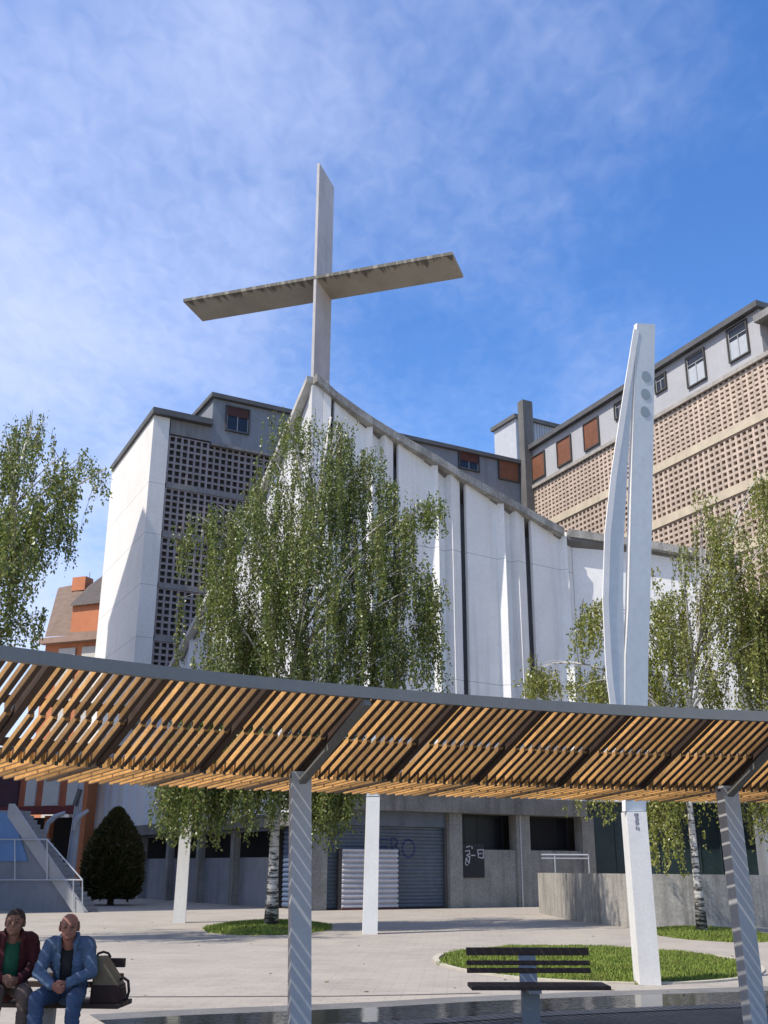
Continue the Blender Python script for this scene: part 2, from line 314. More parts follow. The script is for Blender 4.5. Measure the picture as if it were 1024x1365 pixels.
# eave cap: concave concrete edge
def cap(pts_top, inward, hgt, name='roof_edge', mat=conc_cap, joint=1.1):
    m = MB()
    for i in range(len(pts_top) - 1):
        a, b = V(pts_top[i]), V(pts_top[i + 1]); d = (b - a)
        n = max(1, int(d.length / joint))
        for k in range(n):
            p = a + d * (k / n); q = a + d * ((k + 1) / n) - d.normalized() * 0.012
            m.prism([p, q, q - V((0, 0, hgt)), p - V((0, 0, hgt))], inward)
    return m.build(name, mat, church)
ts = list(np.linspace(et[0], T1, 15)); cap([front(t, .58, eave(t)) for t in ts], -N_ * 1.3, 0.40)
# end wall turned towards the sun
WA = R(3.0); W_ = V((math.cos(WA), math.sin(WA), 0)); WN = V((math.sin(WA), -math.cos(WA), 0)); E0 = front(tL, -.05, 0)
def wfr(t, out, z): return E0 + W_ * t + WN * out + V((0, 0, z))
def wtz(px, py, out=0.0):
    p = PL(px, py, E0 + WN * out, WN); return (p - E0).dot(W_), p.z
we = [wtz(*p, out=.5) for p in ((755, 705), (800, 711), (850, 718.5), (896, 726), (960, 737), (1040, 752))]
wt = [a for a, b in we]; wz = [b for a, b in we]; wzb = wtz(800, 1068)[1]
TW = wtz(990, 900)[0]
g = []
for i in range(2):
    g.append([wfr(t, 0, (interp(t, wt, wz) - .15) if i == 0 else wzb) for t in np.linspace(0.02, TW, 10)])
m = MB(); m.sheet(g, -WN * .3); m.build('end_wall', M('end_wall_paint', (0.76, 0.745, 0.71), 0.7, 0.05, 0.6, 0.08, 30, streak=0.12, streak_col=(0.35, 0.33, 0.3), sscale=1.2, lines=[(jl2 - .35, 0.02)], line_dark=0.4), church)
cap([wfr(t, .55, interp(t, wt, wz)) for t in np.linspace(-.2, TW + .3, 8)], -WN * 1.2, 0.42)
# ground storey of the front
def lev(t0, t1, o0, o1, z0, z1, name, mat, parent=church):
    m = MB(); m.obox(front(t0, o0, z0), U * (t1 - t0), N_ * (o1 - o0), V((0, 0, z1 - z0))); return m.build(name, mat, parent)
tq = lambda px: tz(px, 1150)[0]
lev(0.4, tq(776), -.6, .62, zl, zb - .003, 'lintel_beam', concrete_dk)
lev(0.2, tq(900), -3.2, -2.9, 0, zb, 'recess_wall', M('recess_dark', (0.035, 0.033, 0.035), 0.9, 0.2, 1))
zpar = tz(660, 1133)[1]
for px0, px1 in ((596, 613), (686, 704), (774, 790)): lev(tq(px0), tq(px1), -.35, .25, 0, zl - .003, 'column', concrete)
pp = MB(); pp.tube([front(tq(690.5), .29, 0), front(tq(690.5), .29, zl - .01)], .035, 8); pp.build('drain_pipe', M('pale_pipe', (.42, .41, .40), .6), church)
lev(tq(400), tq(434), -.3, .18, 0, zl - .003, 'column', concrete)
pm = concrete
for px0, px1 in ((613.3, 685.7), (704.3, 773.7)): lev(tq(px0), tq(px1), -.25, .12, 0, zpar, 'parapet', pm)
for px0, px1 in ((613.3, 685.7), (704.3, 773.7)):
    w_ = lev(tq(px0), tq(px1), -.9, -.8, zpar, zl, 'window', M('dark_window_frame', (0.02, 0.02, 0.022), 0.5))
    p_ = MB(); n = 4; a, b = tq(px0) + .05, tq(px1) - .05
    for k in range(n):
        t0 = a + (b - a) * k / n; t1 = a + (b - a) * (k + 1) / n - .06
        p_.obox(front(t0, -.795, zpar + .08), U * (t1 - t0), N_ * .01, V((0, 0, zl - zpar - .16)))
    p_.build('pane', M('black_glass', (0.012, 0.012, 0.016), 0.25, 0.05, 1, spec=0.25), w_)
# roller shutter with graffiti
shut_m = M('blue_grey_shutter', (0.105, 0.125, 0.15), 0.5, 0.12, 0.7, metal=0.0, streak=0.25, sscale=2, fine=0.08)
def shutter(t0, t1, o, z0, z1, pitch, fr, un, nn, name='shutter', mat=shut_m, amp=0.05, parent=church):
    m = MB(); z = z0; g = []
    while z < z1 - 1e-4:
        for dz, do in ((0, 0), (.35, .9), (.65, .9), (.98, 0)):
            zz = min(z + dz * pitch, z1); g.append([fr(t0, o + do * amp, zz), fr(t1, o + do * amp, zz)])
        z += pitch
    m.sheet(g, nn * -.06); return m.build(name, mat, parent)
ts0, ts1 = tq(434.5), tq(595.5); zs = tz(520, 1102)[1]
sh = shutter(ts0, ts1, -.2, 0.05, zs, .155, front, U, N_)
lev(ts0, ts1, -.25, -.05, zs + .02, zl - .003, 'shutter_box', M('shutter_box_grey', (0.115, 0.135, 0.165), 0.6, 0.15, 1, streak=.3))
lev(ts1 - .1, ts1, -.05, .02, 0.02, zs, 'shutter_rail', M('rail_steel', (0.09, 0.085, 0.08), 0.6))
# graffiti E B O on the shutter in dark blue spray paint
def stroke(m, pts, wd, org, ux, uz, nn):
    for i in range(len(pts) - 1):
        a = org + ux * pts[i][0] + uz * pts[i][1]; b = org + ux * pts[i + 1][0] + uz * pts[i + 1][1]; d = (b - a).normalized(); s = d.cross(nn).normalized() * wd / 2
        a = a - d * wd * .3; b = b + d * wd * .3
        m.prism([a - s, a + s, b + s, b - s], nn * .004)
def arc(cx, cy, rx, ry, a0, a1, n=14): return [(cx + rx * math.cos(R(lerp(a0, a1, i / n))), cy + ry * math.sin(R(lerp(a0, a1, i / n)))) for i in range(n + 1)]
gr = MB(); zg = tz(530, 1141)[1]; t_e = tq(507)
ORG = front(t_e, -.2 + .047, zg); UZ = V((0, 0, 1))
k = (tq(556) - t_e) / 1.62
def sc(pts, dx=0): return [((x + dx) * k, y * k) for x, y in pts]
stroke(gr, sc([(.42, .60), (.05, .62), (.02, .34), (.3, .36)]), .05, ORG, U, UZ, N_); stroke(gr, sc([(.3, .36), (.36, .2), (.22, .06), (.0, .10)]), .05, ORG, U, UZ, N_)
stroke(gr, sc([(.55, .66), (.60, .2), (.58, -.02)]), .05, ORG, U, UZ, N_); stroke(gr, sc(arc(.62, .50, .2, .15, 100, -80)), .05, ORG, U, UZ, N_); stroke(gr, sc(arc(.66, .12, .26, .24, 80, -170)), .05, ORG, U, UZ, N_)
stroke(gr, sc(arc(1.32, .28, .28, .33, 60, 440)), .055, ORG, U, UZ, N_)
gr.build('graffiti', M('blue_spray_paint', (0.02, 0.022, 0.10), 0.5), sh)
# pale corrugated metal sheet standing in front of the shutter, dark poster board beside the column
cs = thing('corrugated_sheet', 'pale ribbed metal sheet standing upright against the blue grey roller shutter', 'metal sheet', front(tq(490), .1, 0))
t0, t1 = tq(454), tq(528); zc = tz(490, 1132)[1]
shutter(t0, t1, .10, 0.03, zc, .205, front, U, N_, 'ribbed_panel', M('galvanised_pale', (0.50, 0.49, 0.51), 0.45, 0.1, 1, fine=0.05, island=0), 0.13, cs)
m = MB(); m.obox(front(t0 - .16, .02, 0), U * .14, N_ * .14, V((0, 0, zc))); m.build('side_post', M('dark_post', (0.05, 0.045, 0.045), 0.7), cs)
m = MB(); m.obox(front(t0 - .02, .03, 0), U * (t1 - t0 + .04), N_ * .22, V((0, 0, .07))); m.build('base_plate', M('rust_plate', (0.10, 0.035, 0.03), 0.8), cs)
pb = thing('poster_board', 'dark poster board with white scribbles on the grey parapet beside the garage shutter', 'poster', front(tq(629), .2, 0))
zp0, zp1 = tz(629, 1170)[1], tz(629, 1125)[1]; t0, t1 = tq(613.5), tq(643)
m = MB(); m.obox(front(t0, .125, zp0), U * (t1 - t0), N_ * .05, V((0, 0, zp1 - zp0))); m.build('board', M('black_board', (0.016, 0.015, 0.02), 0.6), pb)
gr = MB(); ORG = front(t0, .176, zp0); wv = (t1 - t0); hv = zp1 - zp0
def sp(p): return [(x * wv, y * hv) for x, y in p]
for st in ([(.70, .82), (.74, .60), (.95, .58)], [(.72, .82), (.92, .83)], [(.73, .71), (.88, .72)], [(.96, .84), (.95, .6)],
           [(.15, .78), (.33, .80), (.34, .70), (.2, .66)], [(.2, .66), (.34, .60)], [(.14, .40), (.18, .58), (.30, .42), (.34, .58)], [(.28, .60), (.36, .64)], [(.44, .92), (.46, .86)], [(.2, .9), (.36, .93)], [(.42, .66), (.58, .66)], [(.16, .38), (.24, .37)]):
    stroke(gr, sp(st), .045, ORG, U, UZ, N_)
gr.build('scribble', M('white_chalk', (0.42, 0.41, 0.43), 0.8), pb)
# teal metal ground storey under the end wall
zt0 = 1.2
teal = M('dark_teal_metal', (0.018, 0.033, 0.036), 0.35, 0.3, 0.6, fine=0.1)
m = MB(); m.obox(wfr(.1, -.9, 0), W_ * (TW + 4), WN * .1, V((0, 0, wzb))); m.build('glazed_base', teal, church)
m = MB()
for k in range(14):
    m.obox(wfr(.5 + k * 1.05, -.79, 0.3), W_ * .05, WN * .05, V((0, 0, wzb - .5)))
m.build('mullion', M('teal_mullion', (0.025, 0.04, 0.042), 0.4), church)
# ---------------------------------------------------------------- left flank of the church
LD = V((-0.53, 0.848, 0)).normalized(); LN = V((-LD.y, LD.x, 0))
if LN.dot(-K) < 0: LN = -LN
def lfr(t, out, z): return K + LD * t + LN * out + V((0, 0, z))
def ltz(px, py, out=0.0):
    p = PL(px, py, K + LN * out, LN); return (p - K).dot(LD), p.z
le = [ltz(*p, out=.5) for p in ((413, 497), (380, 570), (345, 650), (300, 742), (262, 818), (222, 892), (190, 948))]
lt = [a for a, b in le]; lz = [b for a, b in le]
lt[0] = -0.1; lz[0] = ez[0]
lt.append(38.0); lz.append(max(7.0, lz[-1] - 2.0))
def leave(t): return interp(t, lt, lz)
zlb = 3.9
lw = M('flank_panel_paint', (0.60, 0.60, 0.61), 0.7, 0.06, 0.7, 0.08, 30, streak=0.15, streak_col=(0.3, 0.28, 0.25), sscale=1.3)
t = 0.35; j = 0
while t < 36:
    w_ = 2.1 if j % 2 == 0 else 1.35
    g = []
    for i in range(9):
        f = i / 8; g.append([lfr(tt, oo, lerp(leave(tt) - .3, zlb, f)) for tt, oo in ((t + .06, .10), (t + w_ * .8, .0), (t + w_, .22))])
    m = MB(); m.sheet(g, -LN * .2); m.build('flank_panel', lw, church); t += w_ + .15; j += 1
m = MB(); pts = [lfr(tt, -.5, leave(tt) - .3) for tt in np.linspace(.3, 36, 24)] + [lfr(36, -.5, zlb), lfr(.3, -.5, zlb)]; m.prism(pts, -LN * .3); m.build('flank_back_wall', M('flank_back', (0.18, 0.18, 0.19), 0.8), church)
tl = list(np.linspace(-0.1, 37, 26)); cap([lfr(tt, .5, leave(tt)) for tt in tl], -LN * 1.2, 0.3, joint=1.5, mat=M('pale_edge', (0.50, 0.48, 0.44), .85, .15, 1, streak=.3))
m = MB(); m.obox(lfr(.3, -.5, 3.35), LD * 36, LN * .9, V((0, 0, .54))); m.build('flank_slab', concrete_dk, church)
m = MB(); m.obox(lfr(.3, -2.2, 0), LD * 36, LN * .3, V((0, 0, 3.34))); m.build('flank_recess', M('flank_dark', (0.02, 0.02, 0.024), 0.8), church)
m = MB(); m.obox(lfr(2.9, -.6, 0), LD * 33, LN * .25, V((0, 0, 2.1)))
m.build('flank_parapet', M('blue_grey_concrete', (0.22, 0.225, 0.24), 0.85, 0.18, 0.8, streak=.4, sscale=1.5), church)
for k in range(8):
    m = MB(); m.obox(lfr(.25 + k * 4.2 + (2.4 if k else 0), -.34, 0), LD * .35, LN * .35, V((0, 0, 3.34))); m.build('flank_column', concrete, church)
sh2 = shutter(.7, 2.6, -.5, .05, 3.3, .2, lfr, LD, LN, 'side_shutter', M('blue_side_shutter', (0.075, 0.105, 0.17), 0.5, .12, 1))
# roof skin between the two eaves
m = MB(); n = 15
A = [front(lerp(0.2, T1, i / (n - 1)), .1, eave(lerp(0.2, T1, i / (n - 1))) - .2) for i in range(n)]; B = [lfr(lerp(0.2, 34, i / (n - 1)), .1, leave(lerp(0.2, 34, i / (n - 1))) - .2) for i in range(n)]
A += [wfr(TW * .5, .1, interp(TW * .5, wt, wz) - .25), wfr(TW, .1, interp(TW, wt, wz) - .25)]; B += [B[-1], B[-1]]
m.sheet([A, B], (0, 0, -.25)); m.build('roof', M('roof_felt', (0.16, 0.155, 0.15), 0.9, 0.2, 1), church)
# corner pier carrying the mast
m = MB(); m.prism([front(0.33, .28, 0), front(0.33, -.8, 0), lfr(.33, -.6, 0), lfr(.33, .14, 0), K + (N_ + LN).normalized() * .36], (0, 0, ez[0] - .5)); m.build('corner_pier', M('pier_white', (0.62, 0.62, 0.61), .75, .08, .8, streak=.25, streak_col=(.28, .26, .23), sscale=1.5), church)
# ---------------------------------------------------------------- cross
NE = PL(414.5, 500, K, N_); Dm = NE.y
base = PY(414.5, 502, K.y + .35)
def vert_at(px, py, b):                       # height on the vertical line through b seen at pixel row py
    lo, hi = 0.0, 80.0
    for _ in range(60):
        mid = (lo + hi) / 2
        if proj(V((b.x, b.y, mid)))[1] > py: lo = mid
        else: hi = mid
    return lo
ztop = vert_at(0, 218, base); zbeam = vert_at(0, 372, base)
BD = (G(603, 343, zbeam) - G(247, 405, zbeam)).normalized(); DD = V((-BD.y, BD.x, 0))
if DD.y < 0: DD = -DD
q = G(441, 401, zbeam) ; dep = abs((q - G(416, 374, zbeam)).dot(DD)); dep = min(max(dep, 1.0), 2.2)
cross = thing('cross', 'tall bare concrete cross rising from the peak of the white church', 'cross', V((base.x, base.y, ez[0])))
cm = M('cross_concrete', (0.47, 0.44, 0.43), 0.8, 0.14, 0.6, 0.15, 25, streak=.3, streak_col=(.15, .14, .125), sscale=1.6)
mt = 0.14
m = MB(); B0 = V((base.x, base.y, ez[0] - 3.0)); m.prism([B0, B0 + DD * dep, V((base.x, base.y, ztop)) + DD * dep, V((base.x, base.y, ztop))], BD * mt); m.build('mast', cm, cross)
pl = G(247, 405, zbeam); pr = G(605, 343, zbeam)
a0 = (pl - base).dot(BD); a1 = (pr - base).dot(BD); bb = V((base.x, base.y, zbeam)) - DD * .02
def stain_mat():
    m = M('beam_concrete', (0.35, 0.325, 0.27), 0.85, 0.14, 0.5, 0.15, 25, streak=0.0); nt = m.node_tree; L = nt.links; b = nt.nodes['Principled BSDF']; src = b.inputs['Base Color'].links[0].from_socket
    tc = nt.nodes.new('ShaderNodeTexCoord'); cbx = nt.nodes.new('ShaderNodeSeparateXYZ')
    mp = nt.nodes.new('ShaderNodeVectorRotate'); mp.rotation_type = 'Z_AXIS'; mp.inputs['Angle'].default_value = -math.atan2(BD.y, BD.x); L.new(tc.outputs['Object'], mp.inputs['Vector']); L.new(mp.outputs[0], cbx.inputs[0])
    n = nt.nodes.new('ShaderNodeTexNoise'); n.inputs['Scale'].default_value = 1.0; n.inputs['Detail'].default_value = 6
    cv = nt.nodes.new('ShaderNodeCombineXYZ'); ml = nt.nodes.new('ShaderNodeMath'); ml.operation = 'MULTIPLY'; ml.inputs[1].default_value = 3.2; L.new(cbx.outputs[0], ml.inputs[0]); L.new(ml.outputs[0], cv.inputs[0])
    my = nt.nodes.new('ShaderNodeMath'); my.operation = 'MULTIPLY'; my.inputs[1].default_value = .5; L.new(cbx.outputs[1], my.inputs[0]); L.new(my.outputs[0], cv.inputs[1]); L.new(cv.outputs[0], n.inputs['Vector'])
    # drip stains reach further in where the noise is high; y runs in from the front edge
    mr = nt.nodes.new('ShaderNodeMapRange'); mr.inputs['From Min'].default_value = .42; mr.inputs['From Max'].default_value = .72; mr.inputs['To Min'].default_value = .04; mr.inputs['To Max'].default_value = 1.0; L.new(n.outputs['Fac'], mr.inputs['Value'])
    sb = nt.nodes.new('ShaderNodeMath'); sb.operation = 'SUBTRACT'; L.new(mr.outputs[0], sb.inputs[0]); L.new(cbx.outputs[1], sb.inputs[1])
    r2 = nt.nodes.new('ShaderNodeMapRange'); r2.inputs['From Min'].default_value = -.05; r2.inputs['From Max'].default_value = .3; r2.inputs['To Max'].default_value = .75; L.new(sb.outputs[0], r2.inputs['Value'])
    mx = nt.nodes.new('ShaderNodeMix'); mx.data_type = 'RGBA'; L.new(r2.outputs[0], mx.inputs['Factor']); L.new(src, mx.inputs[6]); mx.inputs[7].default_value = (.06, .055, .048, 1); L.new(mx.outputs[2], b.inputs['Base Color']); return m
m = MB(); m.obox(bb + BD * a0, BD * (a1 - a0), DD * (dep + .04), V((0, 0, .17))); m.build('crossbeam', stain_mat(), cross)
# ================================================================== the building with brick-like concrete grilles (left wing and right wing)
def wing(p0, ux, nn):
    """frame on a vertical plane: fr(t,out,z) and tz(px,py)"""
    def fr(t, out, z): return V((p0.x, p0.y, 0)) + ux * t + nn * out + V((0, 0, z))
    def q(px, py, out=0.0):
        o = V((p0.x, p0.y, 0)) + nn * out; p = PL(px, py, o, nn); return (p - o).dot(ux), p.z
    return fr, q
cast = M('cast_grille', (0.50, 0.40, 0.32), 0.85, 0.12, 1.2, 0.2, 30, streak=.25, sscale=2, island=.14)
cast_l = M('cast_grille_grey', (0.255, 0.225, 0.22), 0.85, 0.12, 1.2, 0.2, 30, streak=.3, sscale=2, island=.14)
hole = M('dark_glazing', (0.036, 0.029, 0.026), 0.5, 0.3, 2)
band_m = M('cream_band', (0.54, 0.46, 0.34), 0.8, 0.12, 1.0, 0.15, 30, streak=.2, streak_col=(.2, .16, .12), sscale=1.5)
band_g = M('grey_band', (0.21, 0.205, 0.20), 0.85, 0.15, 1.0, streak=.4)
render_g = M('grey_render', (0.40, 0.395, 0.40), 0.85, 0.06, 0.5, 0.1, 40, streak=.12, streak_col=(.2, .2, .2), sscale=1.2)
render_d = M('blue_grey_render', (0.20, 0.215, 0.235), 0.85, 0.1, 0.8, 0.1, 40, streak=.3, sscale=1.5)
roof_d = M('roof_edge_dark', (0.10, 0.10, 0.10), 0.8, 0.2, 1)
def grille(fr, nn, ux, t0, t1, z0, z1, px, nz, par, mat, depth=.24, bw=.155):
    m = MB(); n = max(2, round((t1 - t0) / px)); p = (t1 - t0) / n
    for i in range(n + 1): m.obox(fr(t0 + i * p - bw / 2, -depth, z0), ux * bw, nn * depth, V((0, 0, z1 - z0)))
    h = (z1 - z0) / nz
    for i in range(nz + 1): 
        zz = z0 + i * h; lo = max(z0 + .004, zz - bw / 2); hi = min(z1 - .004, zz + bw / 2)
        m.obox(fr(t0 - .01, -depth + .006, lo), ux * (t1 - t0 + .02), nn * (depth - .012), V((0, 0, hi - lo)))
    o = m.build('grille_screen', mat, par)
    m = MB(); m.obox(fr(t0, -depth - .10, z0), ux * (t1 - t0), nn * .08, V((0, 0, z1 - z0))); m.build('glazing', hole, o)
    return o
frame_w = M('white_window_frame', (0.28, 0.28, 0.28), .5); frame_d = M('dark_window_trim', (0.06, 0.055, 0.05), .6)
pane_m = M('window_glass', (0.02, 0.025, 0.035), 0.08, 0.2, .8, spec=.35, fine=0); curtain_m = M('net_curtain', (0.42, 0.45, 0.47), .9, .1, 3)
shut_r = M('rust_shutter', (0.20, 0.08, 0.042), .7, .15, 2, island=.05)
def window(fr, ux, nn, t0, t1, z0, z1, par, shutter_frac=0.0, curtain=0.0, depth=.22, blind=None):
    m = MB(); w = .10                    # surround standing proud of the render
    for a, b, c, d in ((t0 - w, t1 + w, z0 - w, z0), (t0 - w, t1 + w, z1, z1 + w)): m.obox(fr(a, -.3, c), ux * (b - a), nn * .46, V((0, 0, d - c)))
    for a, b in ((t0 - w, t0), (t1, t1 + w)): m.obox(fr(a, -.3, z0), ux * (b - a), nn * .46, V((0, 0, z1 - z0)))
    wn = m.build('window', frame_d, par)
    m = MB(); m.obox(fr(t0, -.12, z0), ux * (t1 - t0), nn * .14, V((0, 0, z1 - z0))); m.build('pane', pane_m, wn)
    m = MB(); fw = .07; mid = (t0 + t1) / 2; zt = z1 - (z1 - z0) * .28
    for a, b, c, d in ((t0, t1, z0, z0 + fw), (t0, t1, z1 - fw, z1), (t0, t1, zt - fw / 2, zt + fw / 2)): m.obox(fr(a, .022, c), ux * (b - a), nn * .035, V((0, 0, d - c)))
    for a in (t0, mid - fw / 2, t1 - fw): m.obox(fr(a, .024, z0), ux * fw, nn * .037, V((0, 0, (z1 if a != mid - fw / 2 else zt) - z0)))
    m.build('window_frame', frame_w, wn)
    if curtain:
        m = MB(); n = 9
        g = [[fr(lerp(t0 + fw, t1 - fw, i / n), .0225 + .002 * (i % 2), zz) for i in range(n + 1)] for zz in (z0 + fw, z0 + (z1 - z0) * curtain)]
        m.sheet(g, nn * -.0015); m.build('curtain', curtain_m, wn)
    if shutter_frac > 0:
        zz = z1; m = MB(); zl_ = z1 - (z1 - z0) * shutter_frac
        while zz > zl_ + .02: m.obox(fr(t0 + .01, .064, zz - .115), ux * (t1 - t0 - .02), nn * .02, V((0, 0, .108))); zz -= .118
        m.build('roller_blind', blind or shut_r, wn)
    return wn
U1 = V((math.cos(R(28.5)), math.sin(R(28.5)), 0)); N1 = V((U1.y, -U1.x, 0))
CL = PY(207, 700, 70.0)
lfw, lq = wing(CL, U1, N1)
def zc_(py): return vert_at(0, py, V((CL.x, CL.y, 0)))
left_w = thing('grille_building', 'grey building with dark square-holed grilles and a white lit end wall left of the church', 'building', V((CL.x, CL.y, 0)))
zr = zc_(551); tI = lq(703, 640)[0]
grid_rows = [(578, 641), (648, 706), (714, 775.6), (782, 845), (853, 915), (922, 985)]
tg0 = .55
for a, b in grid_rows:
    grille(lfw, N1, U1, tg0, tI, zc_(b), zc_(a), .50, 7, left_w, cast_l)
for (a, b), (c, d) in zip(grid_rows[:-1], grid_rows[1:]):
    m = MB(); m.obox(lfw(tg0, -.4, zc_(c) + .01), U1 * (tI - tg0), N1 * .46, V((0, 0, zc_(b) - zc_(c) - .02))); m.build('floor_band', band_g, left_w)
EW = V((-0.455, 0.89, 0)).normalized()
whitew = M('white_end_wall', (0.70, 0.675, 0.625), .8, .06, .4, .1, 30, streak=.12, streak_col=(.38, .35, .3), sscale=1, lines=[(zc_(645), .03), (zc_(712), .03), (zc_(780), .03), (zc_(850), .03)], line_dark=.35)
dEW = 7.0
# end wall depth from the roof edge seen at the left
for _ in range(40):
    if proj(lfw(-.75, .12, zr) + EW * dEW)[0] > 150.5: dEW += .3
    else: break
m = MB(); a = lfw(-.75, .12, 0); m.prism([a, lfw(tg0 - .1, .12, 0), lfw(tg0 - .1, -.6, 0), lfw(-.1, -.6, 0), lfw(-.1, 0, 0) + EW * dEW, lfw(-.75, .12, 0) + EW * dEW], (0, 0, zr - .35)); m.build('end_wall', whitew, left_w)
tp = lq(283, 555)[0]; zpt = lq(283, 526)[1]; zpb = zc_(578) + .02
m = MB(); m.prism([lfw(-.95, .55, zr - .33), lfw(tp - .05, .55, zr - .33), lfw(tp - .05, -6, zr - .33), lfw(-.95, .3, zr - .33) + EW * dEW], (0, 0, .45)); m.build('roof_slab', roof_d, left_w)
m = MB(); m.obox(lfw(tg0, -.4, zc_(576) + .0), U1 * (tp - tg0), N1 * .44, V((0, 0, zr - .35 - zc_(576)))); m.build('top_fascia', band_g, left_w)
# rooftop storey
m = MB(); m.obox(lfw(tp, -9, zpb), U1 * (tI - tp), N1 * 9.05, V((0, 0, zpt - zpb - .3))); m.build('penthouse_wall', render_d, left_w)
m = MB(); m.obox(lfw(tp - .25, -9.2, zpt - .29), U1 * (tI - tp + .2), N1 * 9.6, V((0, 0, .34))); m.build('penthouse_roof', roof_d, left_w)
m = MB(); m.obox(lfw(tp, -.2, zpb - .25), U1 * (tI - tp), N1 * .5, V((0, 0, .24))); m.build('sill_band', band_g, left_w)
def wpx(fr, q, ux, nn, x0, y0, x1, y1, par, out=.05, **k):
    cx_, cy_ = (x0 + x1) / 2, (y0 + y1) / 2; t0 = q(x0, cy_, out)[0]; t1 = q(x1, cy_, out)[0]; z1 = q(cx_, y0, out)[1]; z0 = q(cx_, y1, out)[1]
    f2 = lambda t, o, z: fr(t, o + out, z)
    return window(f2, ux, nn, t0, t1, z0, z1, par, **k)
wpx(lfw, lq, U1, N1, 302, 545, 331, 576, left_w, shutter_frac=.38, curtain=0, blind=M('brown_blind', (.07, .03, .022), .7))
wpx(lfw, lq, U1, N1, 612, 602, 637, 626, left_w, shutter_frac=.55, blind=M('brown_blind', (.09, .032, .022), .7))
wpx(lfw, lq, U1, N1, 665, 612, 690, 640, left_w, shutter_frac=1.0)
# body behind
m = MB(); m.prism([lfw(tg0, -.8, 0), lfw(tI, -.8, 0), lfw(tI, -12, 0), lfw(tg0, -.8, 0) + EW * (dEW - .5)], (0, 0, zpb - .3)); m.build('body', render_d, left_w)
# chimney-like pier at the inner corner
CHp = lfw(lq(697, 600)[0], .6, 0); zt_ch = vert_at(0, 536, CHp)
cwd = lq(706, 600, .6)[0] - lq(688, 600, .6)[0]
m = MB(); m.obox(CHp - U1 * cwd * .36 - N1 * .4, U1 * cwd * .72, N1 * .8, V((0, 0, zt_ch))); m.build('pier_wall', M('pier_concrete', (0.14, 0.135, 0.13), .9, .2, .6, .2, 25, streak=.5), left_w)
# far rooftop screens
FP = lfw(tI - 3, -14, 0); ff, fq = wing(FP, U1, N1)
m = MB(); a = fq(688, 585)[0]; b = fq(775, 585)[0]; z0 = fq(700, 640)[1]; z1 = fq(716, 565)[1]; dd_ = 3.0
while proj(ff(a, 0, z1) - N1 * dd_)[0] > 659 and dd_ < 40: dd_ += .5
m.obox(ff(a, -dd_, z0), U1 * (b - a), N1 * dd_, V((0, 0, z1 - z0))); ps = m.build('rooftop_screen', M('white_corrugated', (0.42, 0.43, 0.45), .6, .08, 2), left_w)
m = MB(); m.obox(ff(a - .3, -dd_ - .3, z1 + .003), U1 * (b - a + .6), N1 * (dd_ + .6), V((0, 0, .45))); m.build('screen_cap', roof_d, ps)
m = MB()
k = a
while k < b: m.obox(ff(k, .003, z0), U1 * .07, N1 * .07, V((0, 0, z1 - z0))); k += .35
m.build('screen_rib', M('screen_rib_grey', (0.33, .34, .36), .6), ps)
# ---------------------------------------------------------------- right wing
U2 = V((math.cos(R(25.0)), math.sin(R(25.0)), 0)); D2 = V((U2.y, -U2.x, 0)); N2 = -U2     # D2 runs towards the camera, N2 faces left
I0 = lfw(tI, .1, 0)
rf, rq = wing(I0, D2, N2)
right_w = thing('grille_building', 'sunlit building with cream bands and square-holed grilles, rising behind the right pole', 'building', I0)
roofz = [rq(*p)[1] for p in ((1008, 402), (860, 500), (715, 597))]; zR = sum(roofz) / 3
tE = rq(1012, 420)[0]; tE2 = tE + 16
gtop = [rq(*p)[1] for p in ((1020, 476), (800, 600), (702, 655))]
b1 = [rq(*p)[1] for p in ((1021, 552), (873, 627))]; b2 = [rq(*p)[1] for p in ((1021, 636), (870, 702))]; b3 = [rq(*p)[1] for p in ((1021, 718), (984, 732))]
zg = sum(gtop) / 3; zb1 = sum(b1) / 2; zb2 = sum(b2) / 2; zb3 = sum(b3) / 2
pit = zb1 - zb2; zs_ = [zg, zb1, zb2, zb3, zb3 - pit, zb3 - 2 * pit, zb3 - 3 * pit]
bh = .62
tE3 = tE2 + 12
for i in range(6):
    top = zs_[i] - (.0 if i == 0 else bh / 2); bot = zs_[i + 1] + bh / 2
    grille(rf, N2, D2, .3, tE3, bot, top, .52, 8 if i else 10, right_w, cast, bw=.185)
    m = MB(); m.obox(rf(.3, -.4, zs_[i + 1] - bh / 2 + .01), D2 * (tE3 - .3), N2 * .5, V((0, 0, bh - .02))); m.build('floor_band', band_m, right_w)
m = MB(); m.obox(rf(0, -10, zg + .01), D2 * tE, N2 * 10.02, V((0, 0, zR - zg - .35))); m.build('top_wall', render_g, right_w)
m = MB(); m.obox(rf(.0, -.3, zg - .12), D2 * tE3, N2 * .5, V((0, 0, .3))); m.build('ledge', M('ledge_stone', (.36, .33, .29), .85, .2, 1.5, streak=.4), right_w)
m = MB(); m.obox(rf(-.1, -10.3, zR - .335), D2 * (tE + .4), N2 * 10.75, V((0, 0, .42))); m.build('roof_slab', roof_d, right_w)
m = MB(); m.obox(rf(tE + .02, -10, zg + .2), D2 * (tE3 - tE), N2 * 9.3, V((0, 0, (zR - zg) * .55))); m.build('lower_wall', render_d, right_w)
m = MB(); m.obox(rf(tE + .02, -10.2, zg + .2 + (zR - zg) * .55 + .003), D2 * (tE3 - tE), N2 * 10.8, V((0, 0, .5))); m.build('terrace_slab', M('terrace_concrete', (.25, .24, .23), .85, .2, 1, streak=.5), right_w)
m = MB(); m.obox(rf(.3, -10, 0), D2 * (tE3 - .3), N2 * 9.2, V((0, 0, zg - .05))); m.build('body', render_d, right_w)
